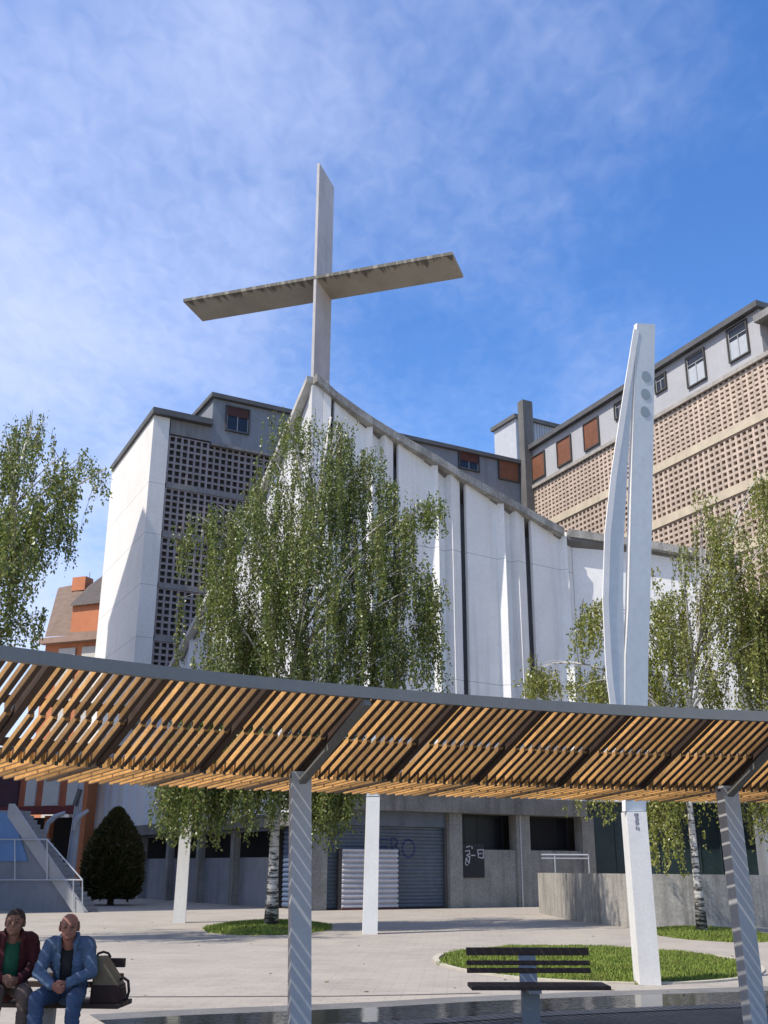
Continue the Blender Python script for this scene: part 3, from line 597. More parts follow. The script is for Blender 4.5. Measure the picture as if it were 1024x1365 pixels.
for x0, y0, x1, y1, sf, cu in ((711, 606, 727, 637, 1, 0), (744.5, 585, 762, 618, 1, 0), (780, 561, 799, 596, 1, 0), (821, 536, 832, 556, 0, 0), (875, 501, 888.5, 521, 0, 0), (917, 471, 941, 511, 0, .62), (972, 433, 998, 477, 0, .6)):
    wpx(rf, rq, D2, N2, x0, y0, x1, y1, right_w, out=.02, shutter_frac=sf, curtain=cu)
# ---------------------------------------------------------------- low annex at the far right
ax, ay = PY(998, 850, 44.0), 0
af, aq = wing(PY(1000, 860, 45.0), V((.97, -.24, 0)).normalized(), V((-.24, -.97, 0)).normalized())
annex = thing('annex', 'small grey annex with a dark sloping roof edge behind the right birch', 'annex', af(0, 0, 0))
AU = V((.97, -.24, 0)).normalized(); AN = V((-.24, -.97, 0)).normalized()
z0_ = aq(1000, 856)[1]; z1_ = aq(1024, 875)[1]; sl_ = (z1_ - z0_) / aq(1024, 875)[0]
m = MB(); m.prism([af(-.3, 0, 1.0), af(7, 0, 1.0), af(7, 0, z0_ + sl_ * 7 - .5), af(-.3, 0, z0_ - .5)], -AN * 4); m.build('wall', render_d, annex)
m = MB(); m.prism([af(-.6, .4, z0_ - .49 - sl_ * .6), af(8, .4, z0_ + sl_ * 8 - .49), af(8, .4, z0_ + sl_ * 8), af(-.6, .4, z0_ - sl_ * .6)], -AN * 5); m.build('roof', roof_d, annex)
# ---------------------------------------------------------------- concrete ramp wall with rail
rw_px = [(719, 1217), (737, 1221.5), (765, 1227), (800, 1232.5), (845, 1237), (930, 1237.5), (1040, 1236), (1200, 1233)]
rw = [G(*p) for p in rw_px]
ramp_w = thing('ramp_wall', 'low curved concrete ramp wall with pale streaks and a thin handrail on its left end', 'wall', rw[0])
m = MB(); ztop_ = [PY(px, 1163.5 + (px - 719) * .01, p.y).z for (px, _), p in zip(rw_px, rw)]
inner = off(rw, -.28)
g = []
ring = []
for p, q_, z in zip(rw, inner, ztop_): ring.append([p, V((p.x, p.y, z)), V((q_.x, q_.y, z)), q_])
m.loft(ring, cap=True); m.build('wall', M('streaked_concrete', (0.33, 0.31, 0.275), .85, .2, .9, .25, 25, streak=.75, streak_col=(.10, .095, .085), sscale=3.0, fine=.12), ramp_w)
steel = M('galvanised_steel', (0.42, 0.43, 0.44), .4, .08, 3, metal=.4)
rl = [V((lerp(rw[0].x, rw[2].x, f), lerp(rw[0].y, rw[2].y, f) + .25, 0)) for f in (0, .33, .66, 1)]
rl = [PY(px, 1150, rw[0].y + .4) for px in (722, 740, 758, 785)]; zh = PY(750, 1139.5, rw[0].y + .4).z
m = MB(); m.tube([V((p.x, p.y, zh)) for p in rl], .035, 8)
m.tube([V((p.x, p.y, zh - .14)) for p in rl], .025, 8); m.build('handrail', steel, ramp_w)
for p in (rl[1], rl[3]):
    m = MB(); m.tube([V((p.x, p.y, 1.2)), V((p.x, p.y, zh))], .028, 8); m.build('post', steel, ramp_w)
# ---------------------------------------------------------------- orange building at the left
OB = PY(136, 850, 88.0); OU = V((-.93, .36, 0)).normalized(); ON = V((-.36, -.93, 0)).normalized(); of, oq = wing(OB, OU, ON)
orange = M('orange_render', (0.50, 0.185, 0.085), .8, .1, .8, streak=.15); offw = M('white_blind', (0.52, 0.49, 0.44), .8, .06, 2); dkred = M('dark_red_beam', (0.13, 0.025, 0.025), .7); brown = M('brown_tiles', (0.17, 0.12, 0.09), .9, .2, 2, bump=.5, bscale=12)
ob = thing('brick_building', 'orange building with white panels and a brown pitched roof at the far left', 'building', V((OB.x, OB.y, 0)))
zc0 = oq(100, 848)[1]; tl0 = -1.0; tl1 = oq(58, 870)[0]; tmx = oq(-60, 1000)[0]
m = MB(); m.obox(of(tl0, -9, 0), OU * (tl1 - tl0), ON * 8.8, V((0, 0, zc0))); m.build('wall', orange, ob)
zbm = oq(80, 1084)[1]; zbt = oq(80, 1074)[1]
for x0, x1 in ((109, 128), (78, 100)):
    a, b = sorted((oq(x0, 866)[0], oq(x1, 866)[0])); m = MB(); z = zc0 - 1.2
    m.obox(of(a, -.15, 3.5), OU * (b - a), ON * .1, V((0, 0, zc0 - 1.0 - 3.5))); m.build('white_panel', offw, ob)
m = MB(); m.obox(of(tl0, -.2, zc0 - .55), OU * (tl1 - tl0 + .2), ON * .75, V((0, 0, .5))); m.build('cornice', M('cornice_stone', (.30, .2, .15), .8), ob)
# gable dormer and roof
dz = oq(130, 803)[1]; a, b = oq(134, 820)[0], oq(95, 820)[0]
m = MB(); m.obox(of(tl0, -2.4, zc0), OU * (b - tl0), ON * 2.3, V((0, 0, dz - zc0))); m.build('dormer', orange, ob)
def rp(px, py, o): t, z = oq(px, py, o); return of(t, o, z)
m = MB(); m.prism([rp(60, 849, .3), rp(136, 845, .3), rp(136, 780, -6), rp(104, 781, -6), rp(77, 786, -6)], V((0, .35, .3))); m.build('roof', brown, ob)
m = MB(); m.prism([rp(93, 808, .2), rp(137, 803, .2), rp(140, 767, -5), rp(118, 783, -5)], V((0, .3, .3))); m.build('dormer_roof', M('dark_tiles', (0.09, 0.075, 0.068), .9, .2, 2), ob)
cp = rp(123, 790, -6.4); m = MB(); m.obox(cp, OU * 1.5, ON * 1.2, V((0, 0, PY(113, 772, cp.y).z - cp.z))); ch_ = m.build('chimney', orange, ob)
m = MB(); m.tube([cp + OU * .5 + V((0, 0, 1.5)), V((cp.x, cp.y, PY(110, 762, cp.y).z)) + OU * .5], .05, 6); m.build('aerial', steel, ch_)
# entrance storey with orange piers, white panels and a dark red beam
EB = PY(122, 1080, 66.0); ef, eq = wing(EB, OU, ON)
eb = thing('entrance_porch', 'orange and white striped porch over a dark entrance behind the conical bush', 'porch', V((EB.x, EB.y, 0)))
zt = eq(70, 1000)[1]; z1 = eq(70, 1075)[1]; z2 = eq(70, 1085)[1]; tw = eq(-60, 1060)[0]
def ebx(x0, x1, z0, z1, o0, o1, name, mat):
    a, b = sorted((eq(x0, 1060)[0], eq(x1, 1060)[0])); m = MB(); m.obox(ef(a, o0, z0), OU * (b - a), ON * (o1 - o0), V((0, 0, z1 - z0))); return m.build(name, mat, eb)
orange2 = M('orange_pier_paint', (0.45, 0.15, 0.06), .8, .1, .8)
ebx(-80, 110, z1, zt, -.6, -.1, 'upper_wall', M('dull_orange', (.40, .12, .06), .8))
for x0, x1 in ((34, 47), (57, 78), (89, 106)): ebx(x0, x1, z1 + .05, zt - .1, -.1, .02, 'white_panel', offw)
ebx(-80, 24, z1 - .0, zt - .2, -.1, .04, 'shadow_panel', M('shadow_panel_tone', (.06, .025, .035), .8))  # dark maroon colour stands in for the wall lying in shadow
ebx(-80, 121, z2, z1 - .01, -.5, .25, 'beam', dkred)
ebx(110.5, 121.5, 0, zt, -.6, .35, 'pier', orange2)
ebx(38, 46, 0, z2 - .01, -2.2, -1.8, 'pier', orange2)
ebx(-80, 110, 0, z2 - .01, -4.2, -4.0, 'back_wall', M('porch_dark', (.015, .014, .014), .9))
m = MB(); m.obox(ef(eq(110, 1060)[0], -4.3, zt), OU * (tw - eq(110, 1060)[0]), ON * 4.5, V((0, 0, .3))); m.build('porch_roof', roof_d, eb)
# ---------------------------------------------------------------- stairs at the left edge
ST = G(111, 1216.5); SU = V((-.93, .37, 0)).normalized(); SN = V((-.37, -.93, 0)).normalized(); sf, sq = wing(ST, SU, SN)
stairs = thing('staircase', 'grey outdoor staircase with a slanted side wall and metal rails at the left edge', 'stairs', ST)
tt_, tz_ = sq(17, 1080); tb = sq(-60, 1100)[0]
blueg = M('blue_grey_side', (0.18, 0.19, 0.215), .8, .12, 1.0, .15, 20, streak=.3, sscale=2)
m = MB(); nst = max(6, int(tz_ / .18)); pts = [sf(tb, 0, 0), sf(0, 0, 0)]
for i in range(nst):
    z = tz_ * (i + 1) / nst; pts.append(sf(tt_ * i / nst, 0, z)); pts.append(sf(tt_ * (i + 1) / nst, 0, z))
pts.append(sf(tb, 0, tz_)); m.prism(pts[::-1], -SN * .9); m.build('steps', blueg, stairs)
m = MB(); wd = .28
m.prism([sf(-.25, .003, 0), sf(.35, .003, 0), sf(tt_ + .1, .003, tz_ - .25), sf(tt_ + .1, .003, tz_ + .25), sf(tt_ - .1, .003, tz_ + .25)], SN * .16); m.build('stringer', M('stringer_concrete', (.30, .30, .30), .8, .12, 1), stairs)
m = MB(); a, b = sq(38, 1150)[0], sq(-60, 1150)[0]; zz0, zz1 = sq(10, 1148)[1], sq(10, 1083)[1]
m.prism([sf(b, .004, zz0), sf(a, .004, zz0), sf(sq(17, 1085)[0], .004, zz1), sf(b, .004, zz1)], SN * .05); m.build('glass_panel', M('blue_glass', (.11, .20, .36), .15, .08, 1, spec=.6), stairs)
m = MB(); rr = .03
def sp3(px, py): 
    t, z = sq(px, py, .25); return sf(t, .25, z)
for pts in (((-60, 1119), (63, 1119), (110, 1173)), ((-60, 1173), (110, 1173))): m.tube([sp3(*p) for p in pts], rr, 7)
m.build('handrail', steel, stairs)
for px, y0, y1 in ((110, 1173, 1214), (63, 1119, 1173), (20, 1119, 1173), (98, 1173, 1212)):
    m = MB(); m.tube([sp3(px, y0), sp3(px, y1)], .025, 6); m.build('post', steel, stairs)
# double-armed lamp
lb = PY(92, 1168, 47.5); lb.z = 0
lamp = thing('street_lamp', 'slim grey leaning lamp post with two curved arms beside the conical bush', 'street lamp', lb)
m = MB(); lt_ = PY(110, 1030, 47.5); m.tube([lb, lerp(lb, lt_, .5), lt_], [.24, .20, .13], 10); m.build('pole', M('lamp_grey', (.24, .25, .28), .5, .06, 2), lamp)
for pts in (((60, 1111), (64, 1098), (73, 1089), (87, 1083)), ((98, 1107), (100, 1096), (106, 1088), (118, 1080))):
    m = MB(); q4 = [PY(x, y, 47.2) for x, y in pts]; m.tube(q4, [.10, .12, .12, .07], 8); m.build('arm', M('lamp_arm_grey', (.27, .28, .31), .5, .06, 2), lamp)
m = MB(); m.bar(PY(100, 1074, 47.1), PY(107, 1052, 47.1), .35, .14); m.build('lamp_head', M('lamp_head_dark', (.05, .05, .055), .5), lamp)
# neighbouring block outside the frame whose shade lies over the stairs and the church flank
nb = thing('apartment_block', 'tall plain apartment block standing left of the plaza', 'building', V((-40, 49, 0)))
m = MB(); m.prism([V((-30.5, 30.5, 0)), V((-31.5, 61, 0)), V((-39, 65.5, 0)), V((-50, 32, 0))], (0, 0, 50)); m.build('wall', render_g, nb)
m = MB(); m.prism([V((-30.4, 30.4, 50.003)), V((-31.4, 61.1, 50.003)), V((-39.1, 65.6, 50.003)), V((-50.1, 31.9, 50.003))], (0, 0, .3)); m.build('roof', roof_d, nb)
# ================================================================== pergola
fx = np.array([0, 128, 240, 356, 480, 712, 812, 1024]); fy = np.array([871, 885.5, 898, 912, 924, 939, 946, 955.5]); cf = np.polyfit(fx, fy, 2)
vx = np.array([0, 150, 290, 400, 537, 657, 772, 872, 967]); vy = np.array([1003, 1012, 1021, 1026, 1033, 1038, 1041, 1044, 1045.5]); cv_ = np.polyfit(vx, vy, 2)
ZF, ZV, ZR = 3.15, 2.62, 2.60
tab = []
for pv in range(-420, 1251, 10):
    Vp = G(pv, float(np.polyval(cv_, pv)), ZV); pf = pv + 90; Fp = G(pf, float(np.polyval(cf, min(pf, 1180))) + (max(0, pf - 1180) * .01), ZF); tab.append((pv, Vp, Fp))
arcl = [0.0]
for i in range(1, len(tab)): arcl.append(arcl[-1] + (tab[i][1] - tab[i - 1][1]).length)
s_of = lambda px: float(np.interp(px, [t[0] for t in tab], arcl))
def curve(s):
    i = int(np.clip(np.searchsorted(arcl, s) - 1, 0, len(tab) - 2)); f = (s - arcl[i]) / (arcl[i + 1] - arcl[i])
    return tab[i][1].lerp(tab[i + 1][1], f), tab[i][2].lerp(tab[i + 1][2], f)
def rear(Vp, Fp):
    d = (Vp - Fp); d.z = 0; d.normalize(); return Vp + d * 1.85 + V((0, 0, ZR - ZV))
wood = M('oiled_larch', (0.41, 0.23, 0.08), .55, .28, 3.0, .15, 60, island=.5, fine=.12, spec=.3)
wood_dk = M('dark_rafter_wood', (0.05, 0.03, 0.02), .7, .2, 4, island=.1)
alu = M('pergola_grey_steel', (0.165, 0.165, 0.155), .55, .05, 2, spec=.4, streak=.12, sscale=2)
s0, s1 = s_of(400), s_of(967); bay = (s1 - s0) / 5
post_m = M('post_grey_paint', (0.37, 0.37, 0.37), .5, .05, 2, spec=.4, streak=.1, sscale=2)
pg = thing('pergola', 'long curved pergola of orange brown slats on grey steel posts across the foreground', 'pergola', V((curve(s0)[0].x, curve(s0)[0].y, 0)))
bays = range(-6, 8); nsl = 10
def rail_at(s, f, dz, fr_=None):
    a, b = curve(s); return a.lerp(b, f) + V((0, 0, dz))
rs = random.Random(11)
SLH, SLW = .058, .035
for b in bays:
    sa = s0 + b * bay
    if sa < 0.3 or sa + bay > arcl[-1] - .3: continue
    fr_m = MB(); rr_m = MB(); shade_m = MB(); dz_ = V((0, 0, -SLH / 2 - .006))
    for k in range(1, nsl):
        s = sa + bay * k / nsl; a, c = curve(s); tg = (curve(s + .05)[0] - curve(s - .05)[0]).normalized()
        mid = a.lerp(c, .47)
        j = lambda q: q + V((0, 0, rs.uniform(-.004, .004)))
        fr_m.bar(j(c - (c - a) * .01), j(a.lerp(c, .50)), SLW, SLH)                         # upper slat
        sh = tg * .034; shade_m.bar(c - (c - a) * .015 + dz_, a.lerp(c, .505) + dz_, SLW + .003, .010); shade_m.bar(a.lerp(c, .465) + sh + dz_, a - (c - a) * .025 + sh + dz_, SLW + .003, .010)
        fr_m.bar(j(a.lerp(c, .47) + sh), j(a - (c - a) * .03 + sh), SLW, SLH)               # lower slat beside it
        r = rear(a, c); rr_m.bar(j(a + (r - a) * .03 + V((0, 0, -.02))), j(r + V((0, 0, -.02))), SLW, .09)
    fr_m.build('front_slats', wood, pg); rr_m.build('rear_slats', wood, pg)
    shade_m.build('slat_shade_strips', wood_dk, pg)  # dark strips added beneath the slats, standing in for their shaded undersides
for b in list(bays) + [8]:
    sa = s0 + b * bay
    if sa < .3 or sa > arcl[-1] - .3: continue
    a, c = curve(sa); r = rear(a, c); m = MB(); m.bar(c + V((0, 0, -.005)), a + V((0, 0, -.005)), .055, .09); m.bar(a + V((0, 0, -.025)) , r + V((0, 0, -.025)), .045, .08); m.build('rafter', wood_dk, pg)
def along(f, dz, w_, h_, name, mat, use=None, step=.35):
    m = MB(); rings = []; s = .3
    while s < arcl[-1] - .3:
        a, c = curve(s); p = (a.lerp(c, f) if use is None else use(a, c)) + V((0, 0, dz)); tg = (curve(s + .05)[0] - curve(s - .05)[0]); tg.z = 0; tg.normalize(); n = V((tg.y, -tg.x, 0))
        rings.append([p - n * w_ / 2, p + n * w_ / 2, p + n * w_ / 2 + V((0, 0, h_)), p - n * w_ / 2 + V((0, 0, h_))]); s += step
    m.loft(rings); return m.build(name, mat, pg)
along(1.0, -.05, .06, .10, 'fascia', alu)
along(.475, .057, .05, .06, 'purlin', wood_dk); along(.0, .057, .06, .07, 'purlin', wood_dk)
along(0, .03, .05, .06, 'purlin', wood_dk, use=lambda a, c: rear(a, c) + V((0, 0, .0)))
along(0, .03, .05, .06, 'purlin', wood_dk, use=lambda a, c: a.lerp(rear(a, c), .5))
m = MB(); bolt = M('dark_bolt', (.05, .045, .04), .4, metal=.5)
s = .5
while s < arcl[-1] - .5:
    a, c = curve(s); p = a.lerp(c, .02) + V((0, 0, -.06)); m.tube([p, p + V((0, 0, -.035))], .016, 6); s += bay / nsl
m.build('bolt', bolt, pg)['kind'] = 'stuff'
for sa in (s0, s1):
    a, c = curve(sa); tg = (curve(sa + .05)[0] - curve(sa - .05)[0]); tg.z = 0; tg.normalize(); n = V((tg.y, -tg.x, 0))
    tg = V((math.cos(R(15)), math.sin(R(15)), 0)); n = V((tg.y, -tg.x, 0)); top = a + V((0, 0, -.02)) + n * .02; bot = V((top.x, top.y, 0)) + tg * .07; ring = []
    for p in (bot, top):
        hw, hd = .098, .082
        ring.append([p - tg * hw - n * hd, p + tg * hw - n * hd, p + tg * hw + n * hd, p - tg * hw + n * hd])
    m = MB(); m.loft(ring); m.build('post', post_m, pg)
    m = MB(); m.bar(top + V((0, 0, -.12)) + n * .0, c + V((0, 0, -.08)), .065, .06); m.build('arm', alu, pg)
    m = MB(); m.obox(V((bot.x, bot.y, 0)) - tg * .2 - n * .15, tg * .4, n * .3, V((0, 0, .025))); m.build('base_plate', alu, pg)
# ================================================================== tall white pole sculpture and its two shorter neighbours
pole_w = M('pole_white_concrete', (0.66, 0.64, 0.60), .7, .06, 1.5, .08, 40, streak=.10, streak_col=(.3, .26, .2), sscale=3)
pole_s = M('pole_pale_steel', (0.50, 0.525, 0.525), .5, .05, .6, streak=.05, fine=.03)
TB = G(868, 1313.5); T_ = V((math.cos(R(3)), math.sin(R(3)), 0)); TN = V((T_.y, -T_.x, 0))
def tp3(px, py, nn=TN): return PL(px, py, TB, nn)
tot = thing('light_pole', 'tall white sculptural pole with a straight and a bowed blade and three round lamps', 'light pole', TB)
m = MB(); dp = -TN * .34
zsp = tp3(848, 1082).z
m.prism([tp3(853.5, 1313), tp3(882, 1315), tp3(862, 1082), tp3(835.5, 1082)], dp); m.build('leg', pole_w, tot)
A2 = R(24); T2 = V((math.cos(A2), math.sin(A2), 0)); TN2 = V((T2.y, -T2.x, 0)); OT = tp3(835.5, 1082)
def up3(px, py): return PL(px, py, OT, TN2)
dp2 = -TN2 * .07 
m = MB(); L_ = [(835.7, 1081.5), (834.5, 1000), (835, 946), (835.5, 875), (839, 815), (843, 649), (847, 520), (850.5, 431)]; Rr = [(861.5, 1081.5), (861.8, 1000), (863.5, 946), (864.5, 875), (866.5, 815), (869.5, 690), (871.8, 540), (873.4, 432)]
g = [[up3(*a), up3(*b)] for a, b in zip(L_, Rr)]; m.sheet(g, dp2 * 1.6); bl = m.build('straight_blade', pole_s, tot)
# bright flange along the left edge of the straight blade
m = MB(); g = []
for (ax_, ay_) in L_: p = up3(ax_, ay_); g.append([p + V((0, 0, 0)) - T2 * .006, p - T2 * .006 - TN2 * .09])
m.sheet(g, -T2 * .02); m.build('edge_flange', pole_w, tot)
m = MB(); OL = [(835.2, 1060), (826, 1000), (819, 946), (813.5, 905), (811.4, 875), (808, 800), (810.6, 712), (819, 633), (830, 560), (837, 515), (849, 440)]
IL = [(836, 1060), (835.2, 1000), (834.8, 946), (835, 905), (834.5, 872), (832.2, 795), (833.2, 716), (838, 620), (842.5, 545), (844.5, 510), (850, 436)]
g = []
for i, (a, b) in enumerate(zip(OL, IL)):
    f = math.sin(math.pi * i / (len(OL) - 1)); g.append([up3(*a), up3(*b) - TN2 * .03 * f])
m.sheet(g, dp2 * .7); m.build('bowed_blade', pole_s, tot, smooth=False)
m = MB()
for i in range(len(OL) - 1):
    f0 = math.sin(math.pi * i / (len(OL) - 1)); f1 = math.sin(math.pi * (i + 1) / (len(OL) - 1))
    m.bar(up3(*OL[i]) - T2 * .012, up3(*OL[i + 1]) - T2 * .012, .024, .12)
m.build('bowed_edge', pole_w, tot)
for px, py in ((861.5, 502), (860.5, 525.5), (860, 549)):
    c = up3(px, py); r = (up3(px + 6.5, py) - c).length * math.cos(R(20)); m = MB(); m.tube([c + TN2 * .001, c + TN2 * .009], r, 24); ld = m.build('lamp', M('lamp_lens', (.25, .29, .30), .3, .05, 5), bl)
gr = MB(); ORG = PL(848, 1086, TB, TN) + TN * .002; kk = (PL(860, 1086, TB, TN) - PL(848, 1086, TB, TN)).length / 12
for st in ([(-2, -1), (2, -1), (2, 1), (-2, 1)], [(-1, -4), (2, -4)], [(0, -5.5), (2.5, -5.5)], [(-1, -7), (-1, -10)], [(1.5, -8), (2, -11)], [(-1, -12), (2, -11.5)], [(-1, -15), (-1, -18)], [(2, -16), (2, -19)]): stroke(gr, [(x * kk, y * kk) for x, y in st], .022, ORG, T_, UZ, TN)
gr.build('scrawl', M('grey_marker', (.22, .21, .24), .7), tot)
def short_pole(pxb, pyb, hw, pxt, label, ang):
    b = G(pxb, pyb); a = V((math.cos(ang), math.sin(ang), 0)); n = V((a.y, -a.x, 0)); s = hw / (F / (b.y * .946 + .55))
    po = thing('light_pole', label, 'light pole', b, 'white sculptural light poles'); m = MB()
    lean = a * ((pxt - 0) * .01)
    m.prism([b - a * s, b + a * s, b + a * s * .9 + lean + V((0, 0, 3.55)), b - a * s * .9 + lean + V((0, 0, 3.55))], -n * .34); m.build('leg', pole_w, po)
    m = MB(); m.prism([b - a * s * .88 + lean + V((0, 0, 3.57)), b + a * s * .88 + lean + V((0, 0, 3.57)), b + a * s * .6 + lean + V((0, 0, 5.5)), b - a * s * .3 + lean + V((0, 0, 5.5))], -n * .30); m.build('upper_plate', pole_s, po)
    return po
short_pole(493.5, 1245.5, 9.5, 6, 'white square pole standing in front of the ribbed metal sheet', R(4))
short_pole(238.5, 1230.5, 8, 3, 'slim white pole left of the near birch, in front of the blue grey wall', R(8))
tot['group'] = 'white sculptural light poles'
# ================================================================== benches
slat_m = M('bench_dark_wood', (0.045, 0.028, 0.022), .6, .2, 6, island=.2); leg_m = M('bench_grey_steel', (.20, .21, .23), .45, .06, 3, metal=.3)
def make_bench(label, loc, rz):
    t = thing('park_bench', label, 'bench', (0, 0, 0), 'slatted benches under the pergola')
    for k, (z, h, y) in enumerate(((.775, .085, .245), (.655, .05, .215), (.575, .055, .195))):
        m = MB(); m.obox((-.72, y - .02, z - h / 2), (1.44, 0, 0), (0, .04, 0), (0, 0, h)); m.build('back_slat', slat_m, t, bevel=.006)
    for y in (-.22, -.10, .02, .13):
        m = MB(); m.obox((-.72, y - .05, .41), (1.56, 0, 0), (0, .10, 0), (0, 0, .045)); m.build('seat_slat', slat_m, t, bevel=.006)
    m = MB(); m.obox((-.11, .05, 0), (.20, 0, 0), (0, .10, 0), (0, 0, .38)); m.prism([V((-.11, .14, .37)), V((-.11, .20, .37)), V((-.11, .275, .80)), V((-.11, .255, .80))], (.20, 0, 0)); m.build('leg', leg_m, t)
    m = MB(); m.obox((-.08, -.26, .375), (.14, 0, 0), (0, .42, 0), (0, 0, .034)); m.build('bracket', leg_m, t)
    m = MB(); m.obox((-.2, -.02, 0), (.38, 0, 0), (0, .24, 0), (0, 0, .015)); m.build('base_plate', leg_m, t)
    return t
b2p = PY(712, 1314, 12.75)
bench = make_bench('empty dark slatted bench on one central grey leg, before the oval lawn', None, 0)
bench.location = (b2p.x, b2p.y + .15, 0); bench.rotation_euler = (0, 0, R(2))
bench_b = copy_tree(bench); bench_b['label'] = 'dark slatted bench on which two men sit side by side'
PB = PY(80, 1335, 11.1); bench_b.location = (PB.x - .20, PB.y + .12, 0); bench_b.rotation_euler = (0, 0, R(-4))
# ================================================================== birches
def leaf_mat(name, a, b, c):
    m = bpy.data.materials.new(name); m.use_nodes = True; nt = m.node_tree; L = nt.links; bs = nt.nodes['Principled BSDF']; out = nt.nodes['Material Output']
    g = nt.nodes.new('ShaderNodeNewGeometry'); r = ramp(nt, [(0.0, c4(a)), (.55, c4(b)), (1.0, c4(c))]); L.new(g.outputs['Random Per Island'], r.inputs[0]); L.new(r.outputs[0], bs.inputs['Base Color'])
    bs.inputs['Roughness'].default_value = .36; bs.inputs['Specular IOR Level'].default_value = .6
    tr = nt.nodes.new('ShaderNodeBsdfTranslucent'); L.new(r.outputs[0], tr.inputs[0]); mx = nt.nodes.new('ShaderNodeMixShader'); mx.inputs[0].default_value = .42; L.new(bs.outputs[0], mx.inputs[1]); L.new(tr.outputs[0], mx.inputs[2]); L.new(mx.outputs[0], out.inputs[0]); return m
leaf_a = leaf_mat('birch_leaves', (.06, .095, .018), (.145, .19, .036), (.33, .34, .10))
leaf_b = leaf_mat('birch_leaves_yellowish', (.11, .13, .022), (.24, .265, .045), (.40, .38, .11))
def bark_mat():
    m = bpy.data.materials.new('birch_bark'); m.use_nodes = True; nt = m.node_tree; L = nt.links; b = nt.nodes['Principled BSDF']; g = nt.nodes.new('ShaderNodeNewGeometry')
    mp = nt.nodes.new('ShaderNodeMapping'); mp.inputs['Scale'].default_value = (2.0, 2.0, 9.0); L.new(g.outputs['Position'], mp.inputs[0])
    n = nt.nodes.new('ShaderNodeTexNoise'); n.inputs['Scale'].default_value = 1.3; n.inputs['Detail'].default_value = 5; n.inputs['Roughness'].default_value = .7; L.new(mp.outputs[0], n.inputs['Vector'])
    sx = nt.nodes.new('ShaderNodeSeparateXYZ'); L.new(g.outputs['Position'], sx.inputs[0])
    mr = nt.nodes.new('ShaderNodeMapRange'); mr.inputs['From Min'].default_value = 0.2; mr.inputs['From Max'].default_value = 3.2; mr.inputs['To Min'].default_value = .13; mr.inputs['To Max'].default_value = 0; L.new(sx.outputs[2], mr.inputs['Value'])
    ad = nt.nodes.new('ShaderNodeMath'); ad.operation = 'ADD'; L.new(n.outputs['Fac'], ad.inputs[0]); L.new(mr.outputs[0], ad.inputs[1])
    r = ramp(nt, [(.52, (.52, .49, .44, 1)), (.57, (.30, .27, .24, 1)), (.64, (.03, .027, .024, 1))]); L.new(ad.outputs[0], r.inputs[0]); L.new(r.outputs[0], b.inputs['Base Color']); b.inputs['Roughness'].default_value = .8; return m
bark = bark_mat()
def leaves_mesh(name, C, A, Lh, W, mat, parent, rs):
    n = len(C); A = A / np.linalg.norm(A, axis=1)[:, None]
    q = rs.normal(size=(n, 3)); B = np.cross(A, q); B /= (np.linalg.norm(B, axis=1)[:, None] + 1e-9); N = np.cross(A, B)
    Lh = Lh[:, None]; W = W[:, None]
    p0 = C; p1 = C + A * Lh * .42 + B * W * .5 + N * W * .12; p2 = C + A * Lh; p3 = C + A * Lh * .42 - B * W * .5 + N * W * .12
    vs = np.stack([p0, p1, p2, p3], 1).reshape(-1, 3) - np.array(LOC[parent.name])
    me = bpy.data.meshes.new(name); me.vertices.add(4 * n); me.vertices.foreach_set('co', vs.ravel().astype(np.float32)); me.loops.add(4 * n); me.loops.foreach_set('vertex_index', np.arange(4 * n, dtype=np.int32))
    me.polygons.add(n); me.polygons.foreach_set('loop_start', np.arange(0, 4 * n, 4, dtype=np.int32)); me.materials.append(mat); me.update(calc_edges=True); me.validate()
    o = bpy.data.objects.new(name, me); COL.objects.link(o); o.parent = parent; LOC[o.name] = LOC[parent.name]; return o
def bez(a, b, c, n): return [a * (1 - t) ** 2 + b * (2 * t * (1 - t)) + c * t * t for t in np.linspace(0, 1, n)]
